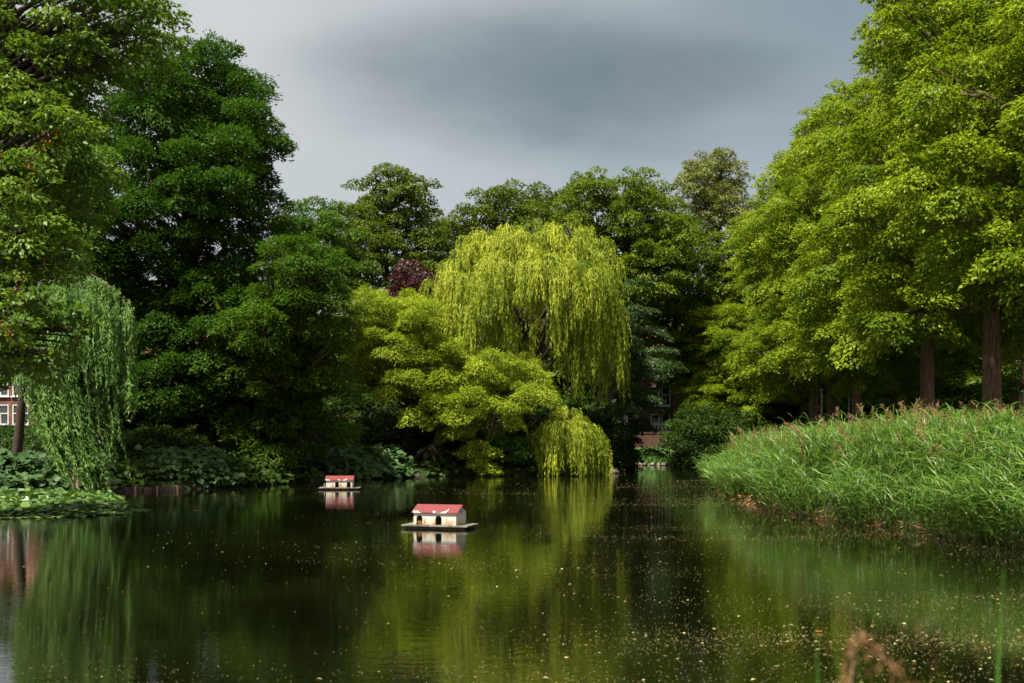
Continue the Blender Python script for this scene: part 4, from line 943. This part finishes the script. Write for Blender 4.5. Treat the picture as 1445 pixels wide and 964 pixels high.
c0 = np.array(h1.location) + np.array([ar[0][0] * math.cos(R(-17)) + D * .36 * math.sin(R(-17)) * -1 * -1, ar[0][0] * math.sin(R(-17)) - D * .36 * math.cos(R(-17)), z0])
pos = c0 + rs.normal(size=(n, 3)) * [.045, .03, .0] + np.array([0, 0, 1.]) * (rs.random(n) ** 1.6 * .10)[:, None]
tag(link('nest_straw', leaves_mesh('nest_straw', pos, rs.normal(size=(n, 3)) * [1, 1, .5], rs.normal(size=(n, 3)) + [0, -.5, .5], .10, .010, rs.random(n)), leaf_mat('straw', (.28, .14, .03), (.5, .30, .08), (.3, .2, .05), .2)), 'tuft of orange-brown nest straw in the left opening of the nearest duck house', 'straw')

# ------------------------------------------------------------------ floating leaves and pollen
rs = np.random.default_rng(150)
n = 420000; y = 10.2 + 52 * rs.random(n) ** 1.7; px = rs.uniform(-40, 1490, n); x = (px - HX) / F * y; d = sdist(x, y)
pat = np.sin(x * .31 + 1.1 * np.sin(y * .23)) * np.sin(y * .47 + 1.4 * np.sin(x * .2 + 1)) * .5 + .5
w_ = .10 + .9 * np.clip((px - 430) / 700, 0, 1) ** 1.1; drift = .5 + .5 * np.sin(y * 1.9 + 1.6 * np.sin(x * .35) + .5 * np.sin(x * 1.1 + y)); w_ = w_ * (.05 + .95 * pat ** 2.2) * (.25 + .75 * drift ** 2) + .6 * np.exp(-np.abs(d) / 1.4) * (px > 900)
k = (d < -.2) & (rs.random(n) < np.clip(w_, 0, 1) * .60); x, y, px = x[k], y[k], px[k]; n = len(x); print('specks', n)
big = rs.random(n) < .02; ln = np.where(big, rs.uniform(.035, .075, n), rs.uniform(.007, .020, n) * (.6 + y / 28))
pos = np.stack([x, y, np.full(n, .007)], 1)
tag(link('floating_leaves', leaves_mesh('floating_leaves', pos, np.stack([rs.normal(size=n), rs.normal(size=n), np.zeros(n)], 1), np.array([0, 0, 1.]) + rs.normal(size=(n, 3)) * .06, ln, ln * rs.uniform(.4, .8, n), np.clip(rs.normal(.45, .3, n), 0, 1)), M['float']),
    'scattered fallen leaves and pollen specks floating on the pond', 'floating leaves', kind='stuff')
def one_leaf(label, px, py, size, m, seed):
    Y = CH * F / (py - HY); r_ = np.random.default_rng(seed); a_ = r_.random() * 6.3; pts_ = []; mb = MB()
    for k_ in range(15):
        th = 2 * math.pi * k_ / 15; rr = size * (.62 + .38 * abs(math.cos(2.5 * th))); pts_.append((math.cos(th + a_) * rr, math.sin(th + a_) * rr, .02 + .03 * size * math.sin(3 * th)))
    mb.add(pts_ + [(0, 0, .012)], [(k_, (k_ + 1) % 15, 15) for k_ in range(15)])
    o = mb.build('fallen_leaf', m); o.location = (x_of(px, Y), Y, 0); tag(o, label, 'leaf')
    at = o.data.attributes.new('tone', 'FLOAT', 'FACE'); at.data.foreach_set('value', np.full(len(o.data.polygons), .6, dtype=np.float32)); return o
one_leaf('orange-red leaf floating alone on the dark water right of the water lilies', 278, 721, .13, M['orange'], 1)
one_leaf('small orange leaf floating beside the blurred green blades at the bottom of the photo', 1155, 893, .05, M['orange'], 2)

# ------------------------------------------------------------------ small things on the right bank
for px, Y, lab in ((1159.5, 76, 'thin grey metal post standing left of the pale straight lime trunk'), (1198, 78, 'thin grey metal post standing right of the pale straight lime trunk')):
    x = x_of(px, Y); e = empty('metal_post', (x, Y, gz(x, Y) - .1), lab, 'post', 'grey posts behind the reeds')
    MB().tube([(0, 0, 0), (0, 0, 1.2), (0, 0, 1.25), (0, 0, 4.6)], [.085, .085, .065, .05], 10).build('pole', M['metal'], e)
    MB().tube([(0, 0, 4.6), (0, 0, 4.66), (0, 0, 4.8)], [.06, .15, .05], 12).build('cap', M['metal'], e)
x = x_of(1323, 56); z = P(0, 571, 56)[2]
e = empty('warning_sign', (x, 56, gz(x, 56)), 'small red and white warning sign at the foot of a lime trunk', 'sign', rz=.5)
zz = z - gz(x, 56)
MB().tube([(0, .03, -.2), (0, .03, zz - .1)], [.02, .02], 8).build('post', M['metal'], e)
def tri(s, y, zc, th): # tilted triangle plate
    a_ = [(s * math.cos(R(q)), s * math.sin(R(q))) for q in (70, 190, 310)]
    return MB().add([(u, y, zc + v) for u, v in a_] + [(u, y + th, zc + v) for u, v in a_], [(0, 1, 2), (5, 4, 3), (0, 3, 4, 1), (1, 4, 5, 2), (2, 5, 3, 0)])
tri(.26, 0, zz, .012).build('border', M['red'], e); tri(.15, -.006, zz, .005).build('plate', M['white'], e)

x = x_of(1440, 60); zr = P(0, 505, 60)[2]; zf = P(0, 545, 60)[2]; zg = gz(x, 60)
e = empty('porch', (x, 60, zg), 'wooden porch with a pale roof corner at the right edge of the photo', 'porch')
MB().box((.45, 0, zr - zg), (1.5, 1.6, .12)).build('roof', M['metal'], e)
for s in (-.15, 1.05): MB().box((s, -.6, (zr - zg) / 2), (.11, .11, zr - zg - .13)).build('post', M['wood'], e)
MB().box((.45, -.62, zf - zg - .30), (1.5, .3, .10)).build('ledge', M['metal'], e)
MB().box((.45, .2, (zf - zg) / 2 - .2), (1.3, .9, zf - zg - .36)).build('base', M['wood'], e)
e2 = empty('flower_box', (x + .1, 59.38, zf - .25), 'box of bright red flowers on the porch ledge at the right edge', 'flower box')
MB().box((.1, 0, .09), (.9, .2, .17)).build('box', M['bark_d'], e2)
rs = np.random.default_rng(160); n = 420; pos = np.stack([rs.uniform(-.34, .54, n), rs.normal(size=n) * .09, .2 + rs.random(n) * .22], 1)
link('flowers', leaves_mesh('flowers', pos, rs.normal(size=(n, 3)), rs.normal(size=(n, 3)) + [0, -.5, .8], .09, .08, rs.random(n)), M['red_petal'], e2)['kind'] = 'stuff'
pos = pos - [0, 0, .1]; link('foliage', leaves_mesh('foliage', pos, rs.normal(size=(n, 3)), rs.normal(size=(n, 3)) + [0, -.5, .8], .10, .07, rs.random(n)), M['grass'], e2)['kind'] = 'stuff'

# ------------------------------------------------------------------ blurred reeds just in front of the camera
def near_stalk(label, px_top, py_top, Y, hw, lean, plume=None):
    top = P(px_top, py_top, Y); z0 = max(.0, gz(top[0] - lean, Y)); bx_ = top[0] - lean
    e = empty('near_reed', (bx_, Y, z0), label, 'reed', 'blurred reeds close to the camera')
    H_ = top[2] - z0; m_ = 9; vs = []
    for k_ in range(m_ + 1):
        t = k_ / m_; w_ = hw * (.5 + .5 * math.sin(math.pi * min(.95, .2 + .8 * t)) ) * (1 - t ** 3) + .0006
        c_ = np.array([lean * t ** 1.5, .04 * math.sin(3 * t), H_ * t]); vs += [c_ + [-w_, 0, 0], c_ + [0, w_ * .35, 0], c_ + [w_, 0, 0]]
    fs = []
    for k_ in range(m_): fs += [(k_ * 3 + q, k_ * 3 + q + 1, k_ * 3 + q + 4, k_ * 3 + q + 3) for q in (0, 1)]
    o = MB().add(vs, fs).build('blade', M['grass'], e); at = o.data.attributes.new('tone', 'FLOAT', 'FACE'); at.data.foreach_set('value', np.full(len(o.data.polygons), .35, dtype=np.float32))
    return e, top
near_stalk('upright blurred green blade at the bottom right corner of the photo', 1418, 800, 3.4, .017, .05)
near_stalk('short blurred green blade with an orange leaf behind its tip', 1152, 870, 3.2, .010, -.06)
near_stalk('slim blurred green blade just left of the brown reed plume', 1180, 885, 3.0, .005, -.10)
near_stalk('slim blurred green blade crossing in front of the brown reed plume', 1210, 905, 2.9, .005, -.12)
Y = 3.1; t0 = P(1205, 892, Y); z0 = gz(t0[0], Y)
e = empty('near_reed', (t0[0] - .02, Y, z0), 'blurred drooping brown reed plume close to the camera', 'reed', 'blurred reeds close to the camera')
pl = np.array([(t0[0], t0[2]), (P(1192, 920, Y)[0], P(0, 930, Y)[2])]); H_ = t0[2] - z0
o = MB().tube([(0, 0, 0), (0, 0, H_ * .5), (.0, 0, H_ * .85), (.02, 0, H_)], [.005, .005, .004, .002], 6).build('stem', M['wood'], e)
rs = np.random.default_rng(170); pp, dd = [], []
for (ax_, ay_, bx_, by_, n_) in ((1205, 895, 1190, 985, 110), (1208, 893, 1280, 972, 150), (1206, 892, 1235, 965, 50)):
    A_ = P(ax_, ay_, Y); B_ = P(bx_, by_, Y); t = rs.random(n_)[:, None]
    c_ = A_ + (B_ - A_) * t + np.array([0, 0, .02]) * np.sin(t * 3.14) + rs.normal(size=(n_, 3)) * np.array([.010, .012, .008]) * (.5 + t); pp.append(c_); dd.append(np.tile(B_ - A_, (n_, 1)) / np.linalg.norm(B_ - A_) + rs.normal(size=(n_, 3)) * .45)
pp = np.concatenate(pp) - np.array(e.location); dd = np.concatenate(dd)
link('plume', leaves_mesh('plume', pp, dd, rs.normal(size=pp.shape), rs.uniform(.016, .03, len(pp)), .0045, np.clip(rs.normal(.1, .15, len(pp)), 0, 1)), M['plume'], e)
if __name__ == '__main__': open('/tmp/polys.txt', 'w').write(str(sorted(((len(m.polygons), m.name) for m in bpy.data.meshes), reverse=True)[:40]) + str(sum(len(m.polygons) for m in bpy.data.meshes)))
